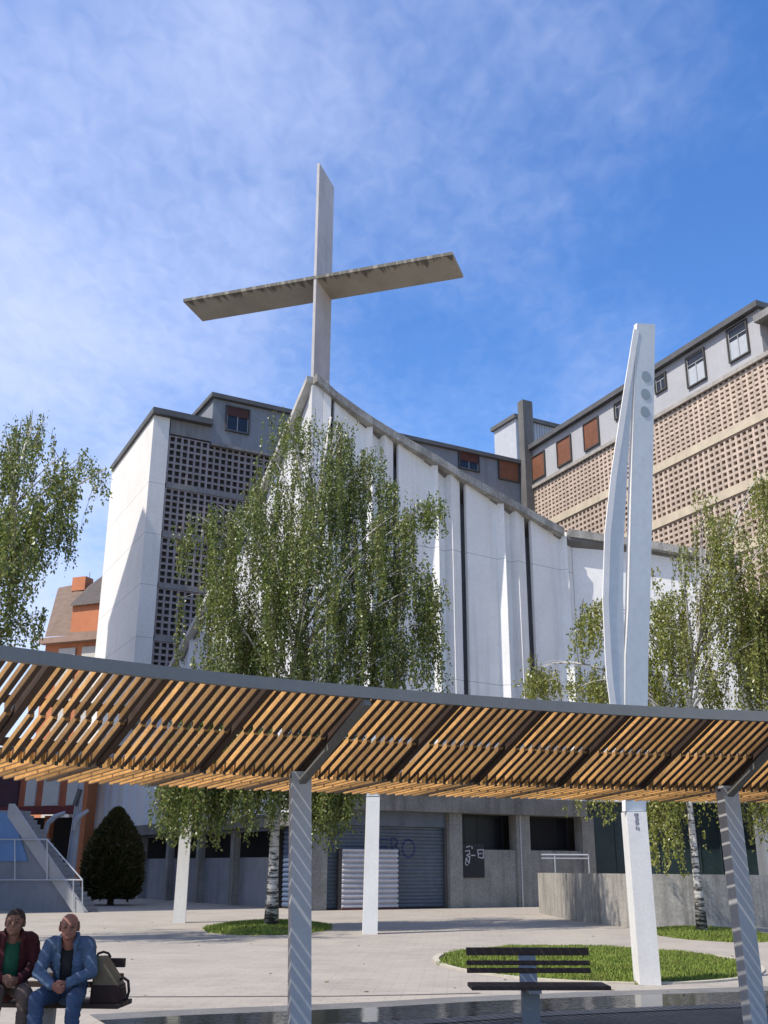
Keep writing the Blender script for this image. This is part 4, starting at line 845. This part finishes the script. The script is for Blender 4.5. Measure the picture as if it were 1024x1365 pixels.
def birch(label, base, trunk, trunk_r, limbs, seed, leafmat, dens=1.0, leaf=.092, extra=()):
    """trunk: list of 3-D points; limbs: (start index on trunk 0..1, tip point, lowest z of its curtain, bundles, strands per bundle, arch)"""
    rs = np.random.default_rng(seed); t = thing('birch_tree', label, 'tree', base, 'weeping birches on the plaza')
    tm = MB(); npn = len(trunk); tm.tube(trunk, [lerp(trunk_r, .035, (i / (npn - 1)) ** .8) * (1.25 if i == 0 else 1) for i in range(npn)], 10)
    tw = MB(); C = []; A = []; Lh = []; W = []
    def tpos(f):
        x = f * (npn - 1); i = min(int(x), npn - 2); return trunk[i].lerp(trunk[i + 1], x - i)
    def strand(p, length, sway):
        n = max(3, int(length / .042 * dens)); ph = rs.random() * 6.28; dx, dy = rs.normal(size=2) * .10 * sway
        s = np.sort(rs.random(n)) * length
        x = p.x + dx * s + .05 * np.sin(s * 1.6 + ph) * sway + rs.normal(size=n) * .032; y = p.y + dy * s + .05 * np.cos(s * 1.4 + ph) * sway + rs.normal(size=n) * .032; z = p.z - s + rs.normal(size=n) * .03
        C.append(np.stack([x, y, z], 1)); a = np.stack([rs.normal(size=n) * .55, rs.normal(size=n) * .55, -np.abs(rs.normal(size=n)) * .7 - .35], 1); A.append(a)
        Lh.append(leaf * (.65 + .7 * rs.random(n))); W.append(leaf * (.45 + .35 * rs.random(n)))
        if rs.random() < .35: tw.tube([p, V((p.x + dx * length * .5, p.y + dy * length * .5, p.z - length * .5)), V((p.x + dx * length, p.y + dy * length, p.z - length * .97))], [.007, .006, .003], 3, cap=False)
    for f, tip, zlow, nb, ns, arch in limbs:
        a = tpos(f); mid = a.lerp(tip, .5) + V((0, 0, arch)) ; mid = V(mid); pts = bez(a, mid, tip, 9)
        r0 = min(.05, .014 + .006 * (tip - a).length); tm.tube(pts, [lerp(r0, .007, i / 8) for i in range(9)], 6, cap=False)
        for b in range(nb):
            u = .38 + .62 * (b + rs.random()) / nb; x = u * 8; i = min(int(x), 7); p = pts[i].lerp(pts[i + 1], x - i)
            off_ = V((rs.normal() * .34, rs.normal() * .5, rs.normal() * .12)); q = p + off_
            if rs.random() < .5: tm.tube([p, p.lerp(q, .6) + V((0, 0, .08)), q], [.008, .006, .004], 4, cap=False)
            zl = zlow + abs(rs.normal()) * .25 * (q.z - zlow); Lb = (q.z - zl) * (.45 + .6 * rs.random()) 
            Lb = min(max(Lb, .5), 5.2)
            for k in range(ns):
                strand(q + V((rs.normal() * .085, rs.normal() * .085, rs.normal() * .15)), Lb * (.55 + .5 * rs.random()), .7)
        for k in range(5): strand(tip + V((rs.normal() * .2, rs.normal() * .2, .05)), .5 + rs.random() * .6, 1)
    for p, n_, sp_, Lm in extra:
        for k in range(int(n_ * (3.4 if p.z < 6.2 and p.x < 0 else 2.2))): strand(p + V((rs.normal() * sp_ * 1.2, rs.normal() * sp_ * 2, rs.normal() * sp_ * .5)), Lm * (.55 + .5 * rs.random()), .8)
    tm.build('trunk', bark, t, smooth=True)
    o_ = tw.build('twigs', M('birch_twig', (.10, .06, .04), .8), t, fix=False); o_['kind'] = 'stuff'
    leaves_mesh('crown', np.concatenate(C), np.concatenate(A), np.concatenate(Lh), np.concatenate(W), leafmat, t, rs)
    print(label[:30], 'leaves', sum(len(c) for c in C)); return t
# --- tree 1
Y1 = 31.6; rr_ = random.Random(5)
b1_ = PY(362, 1228, Y1); b1_.z = 0.12
tr1 = [b1_] + [PY(x, y, Y1 + d) for x, y, d in ((364, 1170, 0), (367, 1100, .05), (374, 1030, .1), (382, 960, .1), (394, 870, 0), (408, 780, -.1), (420, 700, -.1), (432, 620, 0), (441, 556, 0))]
def zrow(py, Y): return PY(450, py, Y).z
L1 = []
for f, px, py, low, nb, ns, ar in (
    (.80, 446, 550, 760, 7, 4, .4), (.78, 405, 580, 800, 7, 4, .6), (.80, 470, 575, 780, 7, 4, .6), (.72, 380, 560, 640, 4, 4, 1.2), (.72, 510, 610, 840, 7, 5, .8), (.70, 360, 620, 860, 7, 5, .8),
    (.66, 330, 660, 900, 8, 5, .8), (.62, 300, 680, 930, 8, 6, .9), (.58, 262, 690, 860, 6, 5, 1.0), (.60, 425, 640, 900, 8, 6, .5), (.62, 480, 650, 880, 8, 5, .6), (.60, 540, 690, 900, 8, 5, .9), (.58, 578, 665, 715, 6, 5, 1.2),
    (.55, 560, 740, 925, 8, 5, 1.0), (.50, 585, 770, 900, 7, 5, 1.1), (.52, 510, 730, 930, 8, 6, .6), (.54, 350, 720, 980, 9, 6, .5), (.50, 300, 760, 1040, 9, 6, .8), (.46, 268, 800, 1100, 9, 6, .9),
    (.46, 330, 800, 1100, 8, 6, .5), (.44, 400, 800, 960, 7, 5, .3), (.44, 450, 810, 1000, 7, 5, .5), (.42, 500, 820, 960, 8, 5, .7), (.40, 545, 850, 955, 7, 5, .9), (.38, 280, 870, 1120, 9, 6, .7),
    (.36, 240, 950, 1130, 9, 6, .6), (.36, 270, 960, 1130, 9, 6, .5), (.34, 310, 940, 1130, 8, 6, .5), (.32, 420, 930, 1100, 8, 6, .5), (.31, 455, 960, 1125, 9, 6, .5), (.32, 340, 960, 1110, 7, 5, .3), (.34, 480, 920, 1090, 7, 5, .6), (.36, 515, 900, 1000, 7, 5, .6), (.30, 395, 980, 1110, 6, 5, .3), (.74, 390, 570, 610, 3, 4, .8)):
    for rep in range(2):
        Y = Y1 + rr_.uniform(-2.6, 2.6) * (.35 if abs(px - 410) > 130 else 1); L1.append((f, PY(px + rr_.uniform(-12, 12), py + rr_.uniform(-10, 14), Y), max(1.9, zrow(low, Y)), max(2, round(nb * (.88 if py < 770 else 1) * (.85 if px < 310 else 1))), ns, ar))
birch('large weeping birch with long hanging curtains of leaves before the white church', b1_, tr1, .175, L1, 21, leaf_a, extra=[(PY(382, 568, Y1), 14, .35, 1.0), (PY(400, 560, Y1), 8, .3, 1.6)] + [(PY(x, y, Y1 + d), n_, .16, L_) for x, y, d, n_, L_ in (
    (226, 990, .4, 16, 2.7), (240, 985, -.5, 16, 2.9), (252, 1000, .8, 14, 2.5), (268, 990, -.8, 16, 2.9), (283, 985, .3, 16, 3.0), (298, 1000, -.4, 14, 2.6), (312, 990, .9, 16, 2.7), (330, 985, -.9, 14, 2.6), (345, 1000, .5, 12, 2.1), (374, 990, -1.0, 12, 2.4), (392, 985, .9, 14, 2.2), (410, 995, -.6, 12, 2.4), (425, 985, .7, 16, 2.9), (436, 990, -.9, 18, 2.9), (452, 985, .2, 16, 2.8), (466, 995, -.5, 14, 2.3), (480, 1000, .6, 8, 1.6),
    (520, 645, .3, 14, 2.2), (545, 692, -.3, 14, 2.2), (486, 605, .2, 14, 2.4), (342, 650, -.2, 14, 2.2), (318, 682, .3, 14, 2.0), (505, 690, -.4, 14, 2.6), (530, 740, .4, 14, 2.6), (512, 830, .4, 14, 2.4), (540, 850, -.3, 14, 2.2), (566, 770, .2, 16, 3.4), (578, 800, -.2, 14, 3.0), (495, 820, .8, 14, 2.4), (575, 668, 0, 14, 1.2), (560, 672, .3, 10, 1.0), (252, 700, 0, 8, 1.4), (247, 720, 0, 6, 1.2))])
# --- tree 2 at the right
Y3 = 29.8; b3_ = PY(936, 1238, Y3); b3_.z = .1
tr3 = [b3_] + [PY(x, y, Y3) for x, y in ((930, 1180), (924, 1120), (919, 1070), (915, 1010), (918, 950), (925, 890), (934, 850))]
L3 = []
for f, px, py, low, nb, ns, ar in (
    (.98, 945, 662, 800, 4, 4, .2), (.96, 930, 700, 860, 5, 5, .2), (.9, 960, 690, 870, 6, 6, .6), (.9, 982, 700, 880, 5, 5, .8), (.85, 905, 730, 880, 5, 5, .6), (.98, 1012, 635, 760, 6, 4, 1.6), (.95, 1040, 700, 940, 9, 6, .8), (.9, 1060, 760, 960, 9, 6, .8),
    (.9, 940, 770, 920, 5, 5, .4), (.8, 880, 800, 940, 5, 5, .6), (.75, 790, 800, 868, 7, 5, 1.6), (.8, 905, 840, 950, 5, 6, .4), (.7, 975, 830, 960, 6, 5, .5), (.7, 1005, 850, 1000, 8, 5, .5),
    (.62, 715, 893, 940, 6, 5, 1.9), (.62, 775, 905, 945, 6, 4, 1.6), (.62, 800, 908, 950, 6, 4, 1.4), (.6, 878, 900, 1140, 10, 7, .5), (.55, 890, 980, 1145, 10, 6, .3), (.5, 965, 960, 1080, 6, 4, .4), (.55, 1010, 980, 1110, 9, 6, .7), (.5, 815, 960, 1090, 4, 4, 1.0), (.6, 1040, 960, 1110, 9, 6, .7)):
    for rep in range(2):
        Y = Y3 + rr_.uniform(-1.8, 1.8); L3.append((f, PY(px + rr_.uniform(-10, 10), py + rr_.uniform(-8, 12), Y), max(2.2, zrow(low, Y)), max(2, round(nb * .62)), ns, ar))
birch('slender white barked birch behind the right pergola post, leaves hanging over the ramp wall', b3_, tr3, .13, L3, 33, leaf_b, leaf=.088, extra=[(PY(x, y, Y3 + d), n_, .15, L_) for x, y, d, n_, L_ in (
    (872, 1000, .3, 16, 3.0), (884, 1010, -.4, 16, 3.0), (868, 870, .2, 14, 2.6), (880, 800, -.5, 14, 3.0), (900, 790, .5, 14, 3.4), (1000, 1010, .3, 16, 2.4), (1015, 1000, -.4, 16, 2.4), (800, 1020, 0, 8, 1.6), (770, 1030, .4, 6, 1.2), (790, 805, .3, 14, 1.4), (778, 830, -.2, 10, 1.2), (806, 800, 0, 10, 1.6), (716, 896, 0, 14, .9), (728, 898, .2, 10, .8), (704, 902, -.2, 8, .8), (765, 908, 0, 10, .7), (800, 910, .2, 14, .8), (790, 908, -.2, 10, .8), (960, 1010, .5, 8, 1.0), (1010, 640, 0, 14, 1.2), (1030, 650, .3, 14, 2.0), (1008, 790, .2, 16, 3.2), (1022, 800, -.3, 16, 3.2), (998, 830, .4, 14, 2.6), (985, 800, -.2, 12, 2.4), (1012, 900, .1, 12, 2.0), (950, 900, .3, 12, 1.6))])
# --- tree 3 at the left edge
Y2 = 25.5; b2_ = PY(-95, 1260, Y2); b2_.z = 0
tr2 = [b2_] + [PY(x, y, Y2) for x, y in ((-92, 1150), (-80, 1040), (-62, 930), (-35, 830), (-5, 740), (18, 660), (35, 590))]
L2 = []
for f, px, py, low, nb, ns, ar in (
    (.9, 48, 556, 640, 5, 4, .3), (.85, 10, 585, 740, 7, 5, .5), (.85, 30, 575, 700, 6, 5, .4), (.8, 85, 610, 690, 6, 4, .5), (.75, 122, 598, 700, 5, 4, .5), (.72, 140, 622, 700, 5, 4, .4), (.7, 100, 655, 760, 7, 6, .4), (.7, 60, 650, 780, 8, 6, .4), (.65, 20, 680, 850, 8, 6, .4), (.66, 85, 690, 790, 8, 6, .4), (.6, 45, 720, 850, 8, 6, .4), (.6, -20, 650, 850, 8, 6, .4), (.5, 15, 790, 872, 8, 6, .3), (.5, 45, 815, 875, 7, 6, .3), (.45, -10, 780, 880, 8, 6, .3), (.6, -60, 640, 860, 8, 6, .6), (.5, -120, 700, 900, 9, 6, .8), (.6, -170, 760, 960, 9, 6, 1.0), (.5, -60, 800, 960, 8, 6, .5), (.7, -110, 620, 820, 8, 5, .8)):
    for rep in range(2):
        Y = Y2 + rr_.uniform(-1.8, 1.8); L2.append((f, PY(px + rr_.uniform(-8, 4), py + rr_.uniform(-6, 12), Y), zrow(low, Y), max(2, round(nb * .78)), ns, ar))
birch('weeping birch crown reaching in from the left edge against the blue sky', b2_, tr2, .17, L2, 44, leaf_a, leaf=.092)
# --- conical bush
cbp = G(147, 1206.5)
bush = thing('conical_bush', 'dense dark egg-shaped conifer bush beside the staircase', 'bush', cbp)
zt_b = vert_at(0, 1081, cbp); kx = F / (cbp.y * .946 + .55); Rm = 34.5 / kx
rs = np.random.default_rng(9); n = 26000; h = rs.random(n); prof = np.interp(h, [0, .06, .2, .42, .6, .75, .88, .97, 1], [.66, .88, .98, .99, .86, .63, .36, .13, .02])
an = rs.random(n) * 2 * math.pi; lump = 1 + .05 * np.sin(an * 7 + h * 9) + .05 * np.sin(an * 13 - h * 21); rad = Rm * prof * lump * (1.06 - .34 * rs.random(n) ** 1.5)
C = np.stack([cbp.x + rad * np.cos(an), cbp.y + rad * np.sin(an), .25 + h * (zt_b - .25)], 1); A = np.stack([np.cos(an) * .8 + rs.normal(size=n) * .5, np.sin(an) * .8 + rs.normal(size=n) * .5, .8 + rs.normal(size=n) * .5], 1)
leaves_mesh('crown', C, A, .16 + .14 * rs.random(n), .07 + .06 * rs.random(n), leaf_mat('conifer_needles', (.035, .044, .014), (.065, .066, .02), (.14, .09, .035)), bush, rs)
m = MB(); m.tube([cbp, cbp + V((0, 0, .8)), cbp + V((0, 0, zt_b * .8))], [.16, .14, .04], 8)
m.build('trunk', M('dark_bark', (.05, .035, .025), .9), bush)
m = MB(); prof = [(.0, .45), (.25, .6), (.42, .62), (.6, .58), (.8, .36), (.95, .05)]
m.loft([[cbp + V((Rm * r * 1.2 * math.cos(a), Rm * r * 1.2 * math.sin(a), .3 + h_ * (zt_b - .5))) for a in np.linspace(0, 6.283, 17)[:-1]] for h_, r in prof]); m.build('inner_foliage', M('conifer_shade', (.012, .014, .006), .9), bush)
# ================================================================== two seated men and a bag
def fmat(name, col, rough=.85, var=.12, scale=14, **k): return M(name, col, rough, var, scale, .25, 160, fine=.05, **k)
def ell(m, c, r, n=16, k=10):
    rings = []
    for i in range(1, k):
        a = math.pi * i / k; rings.append([V((c[0] + r[0] * math.sin(a) * math.cos(t), c[1] + r[1] * math.sin(a) * math.sin(t), c[2] - r[2] * math.cos(a))) for t in np.linspace(0, 2 * math.pi, n + 1)[:-1]])
    m.loft(rings)
def cap2(m, p0, p1, r0, r1, n=12):
    p0 = V(p0); p1 = V(p1); d = (p1 - p0).normalized(); P = []; Rr = []
    for a in (-80, -50, -20): P.append(p0 + d * r0 * math.sin(R(a))); Rr.append(r0 * math.cos(R(a)))
    for f in (.25, .5, .75): P.append(p0.lerp(p1, f)); Rr.append(lerp(r0, r1, f))
    for a in (20, 50, 80): P.append(p1 + d * r1 * math.sin(R(a))); Rr.append(r1 * math.cos(R(a)))
    m.tube(P, Rr, n)
def fuse(m, name, mat, parent, vox, smooth=3, cut=None, wrinkle=0):
    me = bpy.data.meshes.new('tmp'); me.from_pydata(m.v, [], m.f); bm = bmesh.new(); bm.from_mesh(me); bmesh.ops.recalc_face_normals(bm, faces=bm.faces); bm.to_mesh(me); bm.free()
    o = bpy.data.objects.new('tmp', me); COL.objects.link(o); md = o.modifiers.new('r', 'REMESH'); md.mode = 'VOXEL'; md.voxel_size = vox; sm = o.modifiers.new('s', 'SMOOTH'); sm.factor = .5; sm.iterations = smooth
    dg = bpy.context.evaluated_depsgraph_get(); e = o.evaluated_get(dg); nm = bpy.data.meshes.new_from_object(e); bpy.data.objects.remove(o)
    if cut:
        bm = bmesh.new(); bm.from_mesh(nm); bmesh.ops.delete(bm, geom=[f for f in bm.faces if cut(f.calc_center_median())], context='FACES'); bm.to_mesh(nm); bm.free()
    if wrinkle:
        from mathutils import noise as _n
        nrm = [v.normal.copy() for v in nm.vertices]
        for v, q in zip(nm.vertices, nrm):
            c = v.co; w_ = 1 - abs(_n.noise(V((c.x * 9, c.y * 9, c.z * 20)))) * 2.6; w2 = _n.noise(c * 26)
            v.co = c + q * wrinkle * (w_ * .8 + w2 * .5)
    nm.materials.clear(); nm.materials.append(mat); nm.polygons.foreach_set('use_smooth', [True] * len(nm.polygons)); nm.name = name
    r = bpy.data.objects.new(name, nm); COL.objects.link(r)
    if parent: r.parent = parent; LOC[r.name] = V((0, 0, 0))
    return r
def person(label, loc, rz, lean, J, skin, hair_c, jacket_c, shirt_c, trouser_c, open_w, bald, turn):
    """J: joints of each side -> elbow, hand, knee, ankle (local, facing -y)"""
    hip = V((0, .04, .56)); chest = V((0, .04 - lean * .5, .84)); shz = 1.0; sh = V((0, .04 - lean * .8, shz)); nb = V((0, .035 - lean * .95, 1.03)); hd = V((0, -.0 - lean * 1.25, 1.14))
    b = MB()
    ell(b, hip, (.165, .12, .12)); ell(b, chest, (.155, .105, .19)); cap2(b, hip, chest, .12, .125); cap2(b, (-.13, sh.y, shz - .02), (.13, sh.y, shz - .02), .062, .062); cap2(b, nb - V((0, 0, .05)), hd - V((0, -.015, .06)), .066, .058)
    rot = Matrix.Rotation(turn, 3, 'Z')
    def h(x, y, z): return hd + rot @ (V((x * 1.1, y, z)) * 1.06)
    hm = MB()
    ell(hm, (0, .008, .02), (.074, .094, .098)); ell(hm, (0, -.035, -.045), (.058, .058, .065)); cap2(hm, (-.03, -.078, .022), (.03, -.078, .022), .014, .014); cap2(hm, (0, -.088, .008), (0, -.106, -.022), .009, .014)
    ell(hm, (0, -.074, -.085), (.022, .02, .018)); cap2(hm, (-.022, -.083, -.055), (.022, -.083, -.055), .009, .009)
    for s in (-1, 1): ell(hm, (s * .074, .012, -.006), (.012, .022, .034)); ell(hm, (s * .042, -.062, -.02), (.02, .02, .02))
    off0 = len(b.v); b.v += [tuple(h(*v)) for v in hm.v]; b.f += [tuple(i + off0 for i in f) for f in hm.f]
    jk = MB(); tr = MB()
    ell(jk, chest, (.18, .13, .21)); ell(jk, hip + V((0, 0, .05)), (.185, .145, .14)); cap2(jk, hip, chest, .14, .15); cap2(jk, (-.15, sh.y, shz - .02), (.15, sh.y, shz - .02), .08, .08)
    ell(tr, hip, (.18, .14, .115))
    for s in (-1, 1):
        el, ha, kn, an = [V((s * j[0], j[1], j[2])) for j in J[s]]
        shd = V((s * .185, sh.y, shz - .03)); cap2(b, shd, el, .048, .04); cap2(b, el, ha, .04, .028)
        cap2(jk, shd, el, .068, .058); cap2(jk, el, el.lerp(ha, .9), .06, .043); cap2(jk, el.lerp(ha, .84), el.lerp(ha, .93), .046, .046)
        cap2(b, (s * .09, .02, .55), kn, .075, .052); cap2(b, kn, an, .052, .036); cap2(b, an, an + V((0, -.13, -.05)), .04, .032)
        cap2(tr, (s * .09, .02, .56), kn, .098, .074); cap2(tr, kn, an.lerp(kn, .06), .074, .058)
        # hand: palm, four fingers curled over the other hand, thumb
        d = (ha - el).normalized(); inw = V((-s, 0, 0)); inw = (inw - d * inw.dot(d)).normalized(); up = d.cross(inw); up = up if up.z > 0 else -up
        pe = ha + d * .075 + inw * .008
        for q in (-.026, -.009, .009, .026): cap2(b, ha + up * q * .7, pe + up * q, .016, .0125, 8)
        for q, L_ in ((.030, .034), (.0105, .040), (-.0105, .037), (-.030, .029)):
            k0 = pe + up * q; k1 = k0 + (d * .75 + inw * .65) * L_; k2 = k1 + (inw * .95 - d * .25) * L_ * .75; k3 = k2 + (inw * .5 - d * .85) * L_ * .5
            cap2(b, k0, k1, .0095, .0088, 8); cap2(b, k1, k2, .0088, .008, 8); cap2(b, k2, k3, .008, .007, 8)
        t0 = ha + d * .02 + up * .028; t1 = t0 + d * .03 + up * .018 + inw * .012; t2 = t1 + d * .03 + inw * .016; cap2(b, t0, t1, .013, .011, 8); cap2(b, t1, t2, .011, .009, 8)
    body = fuse(b, 'person', skin, None, .0055, 2); tag(body, label, 'person', 'men sitting on the bench'); body.location = loc; body.rotation_euler = (0, 0, rz); LOC[body.name] = V((0, 0, 0))
    jz = .50
    def opening(c): 
        w_ = open_w * (1 if c.z < .93 else 1 + (c.z - .93) * 4)
        return (abs(c.x) < w_ and c.y < chest.y - .05 and c.z < 1.06 and c.z > .55)
    fuse(jk, 'jacket', jacket_c, body, .009, 3, opening, .0075)
    co = MB()
    for s in (-1, 1):
        pts = [V((s * .02, nb.y + .075, 1.07)), V((s * .07, nb.y + .03, 1.075)), V((s * .082, nb.y - .04, 1.05)), V((s * (.05 + open_w * .5), nb.y - .105, .99)), V((s * (open_w + .02), chest.y - .128, .90))]
        co.tube(pts, [.02, .022, .024, .026, .012], 8)
    fuse(co, 'collar', jacket_c, body, .008, 2)
    st = MB(); ell(st, chest + V((0, 0, .0)), (.165, .118, .2)); cap2(st, hip, chest, .13, .135); cap2(st, (-.1, sh.y, shz - .02), (.1, sh.y, shz - .02), .062, .062); fuse(st, 'shirt', shirt_c, body, .012, 2)
    fuse(tr, 'trousers', trouser_c, body, .009, 3, None, .007)
    for s in (-1, 1):
        an = V((s * J[s][3][0], J[s][3][1], J[s][3][2])); sm = MB(); cap2(sm, an + V((0, .03, -.055)), an + V((0, -.15, -.062)), .046, .042); cap2(sm, an + V((0, .01, .0)), an + V((0, -.02, -.04)), .05, .05); fuse(sm, 'shoe', fmat('shoe_leather', (.03, .025, .022), .5), body, .01, 2, None)
    hr = MB(); ell(hr, (0, .012, .024), (.081, .1, .103), 24, 18); hv = [tuple(h(*v)) for v in hr.v]; h2 = MB(); h2.v = hv; h2.f = hr.f; h2.mi = hr.mi
    inv = rot.transposed()
    def cutf(c):
        q = inv @ (c - hd); q = V((q.x / 1.16, q.y / 1.06, q.z / 1.06))
        if bald: return q.z > .055 - max(0, q.y) * .2 and q.y < .09 or q.y < -.015 or q.z < -.035
        from mathutils import noise as _n
        j_ = .018 * _n.noise(c * 60)
        return (q.y < -.055 + j_ and q.z < .07 + j_) or (q.y < -.02 and q.z < .04) or q.z < -.04
    fuse(h2, 'hair', hair_c, body, .006, 1, cutf)
    ey = MB()
    for s in (-1, 1): ell(ey, h(s * .029, -.083, .004), (.011, .009, .008), 10, 6)
    e = ey.build('eyes', fmat('eye_dark', (.03, .022, .02), .3), None, smooth=True); e.parent = body
    eb_ = MB()
    for s in (-1, 1): cap2(eb_, h(s * .014, -.094, .027), h(s * .046, -.082, .029), .0045, .004, 6)
    e = eb_.build('eyebrows', hair_c, None, smooth=True); e.parent = body
    mo = MB(); cap2(mo, h(-.022, -.091, -.055), h(.022, -.091, -.055), .0045, .0045, 6); e = mo.build('lips', fmat('lip_skin', (.22, .075, .06), .6), None, smooth=True); e.parent = body
    return body
skin1 = fmat('tanned_skin', (.20, .10, .065), .55, .08); skin2 = fmat('ruddy_skin', (.27, .12, .085), .55, .1)
hairm = fmat('dark_hair', (.025, .018, .015), .7); hairg = fmat('grey_brown_hair', (.11, .09, .08), .7)
denim = fmat('light_denim', (.075, .12, .195), .9, .25, 7); jeans = fmat('blue_jeans', (.04, .07, .135), .9, .3, 6)
px_b = (88 - 512) / F
seat2 = PY(90, 1335, 11.0); seat1 = PY(14, 1335, 11.0)
Jd = {s: [(.25, -.16, .735), (.055, -.36, .635), (.185, -.42, .535), (.175, -.40, .10)] for s in (-1, 1)}
Jd[1] = [(.245, -.15, .74), (.05, -.345, .655), (.165, -.44, .53), (.15, -.43, .10)]
person('man in a light blue denim jacket and jeans on the bench, hands clasped', (seat2.x, seat2.y - .05, 0), R(4), .13, Jd, skin2, hairg, denim, fmat('black_shirt', (.015, .014, .016), .9), jeans, .055, True, R(10))
Jr = {-1: [(.255, -.02, .75), (.07, -.27, .66), (.13, -.43, .52), (.13, -.40, .10)], 1: [(.25, -.05, .74), (.06, -.29, .64), (.14, -.43, .52), (.15, -.40, .10)]}
person('man in a dark red jacket over a green shirt, at one end of the bench', (seat1.x - .03, seat1.y - .05, .035), R(22), .09, Jr, skin1, hairm, fmat('dark_red_jacket', (.05, .009, .012), .9, .2, 7), fmat('green_shirt', (.012, .075, .038), .9), fmat('khaki_trousers', (.085, .065, .055), .9), .07, False, R(-14))
# bag on the bench beside the man in denim
bp0 = PY(124, 1339, 11.05); bp1 = PY(166, 1339, 11.05); bw_ = bp1.x - bp0.x; bz = .456
bag = thing('bag', 'slanted khaki and dark brown bag on the bench beside the man in denim', 'bag', V((bp0.x, bp0.y, bz)))
def bagp(x0, x1, zlo, zhi, y0, y1, name, mat, slant):
    rings = []
    for i in range(9):
        f = i / 8; z = lerp(zlo, zhi, f); xr = lerp(x1, x1 - slant, f ** 1.15); yy = .012 * math.sin(f * math.pi); r = .035
        ring = []
        for cx_, cy_, a0 in ((xr - r, y0 + r - yy, -90), (xr - r, y1 - r, 0), (x0 + r, y1 - r, 90), (x0 + r, y0 + r - yy, 180)):
            for a in (0, 30, 60, 90): ring.append(V((bp0.x + cx_ + r * math.cos(R(a0 + a)), bp0.y + cy_ + r * math.sin(R(a0 + a)), bz + z)))
        rings.append(ring)
    m = MB(); m.loft(rings); return m.build(name, mat, bag, smooth=True)
bagp(0, bw_ - .02, .13, .405, -.13, .13, 'body', fmat('khaki_canvas', (.17, .135, .085), .9, .15, 9), .20)
bagp(-.005, bw_, .0, .16, -.14, .14, 'base', fmat('dark_brown_canvas', (.035, .018, .016), .85), .03)
m = MB(); m.tube([V((bp0.x + x, bp0.y, bz + z)) for x, z in ((.0, .40), (.01, .43), (.06, .447), (.11, .432), (.135, .395))], .012, 8); m.build('handle', fmat('black_webbing', (.015, .013, .013), .8), bag)
m = MB(); m.tube([V((bp0.x + bw_ + x, bp0.y - .05, bz + z)) for x, z in ((-.03, .02), (.03, .03), (.045, .10), (.03, .19), (-.02, .22), (-.05, .20))], .014, 8); m.build('side_strap', fmat('black_webbing', (.015, .013, .013), .8), bag)
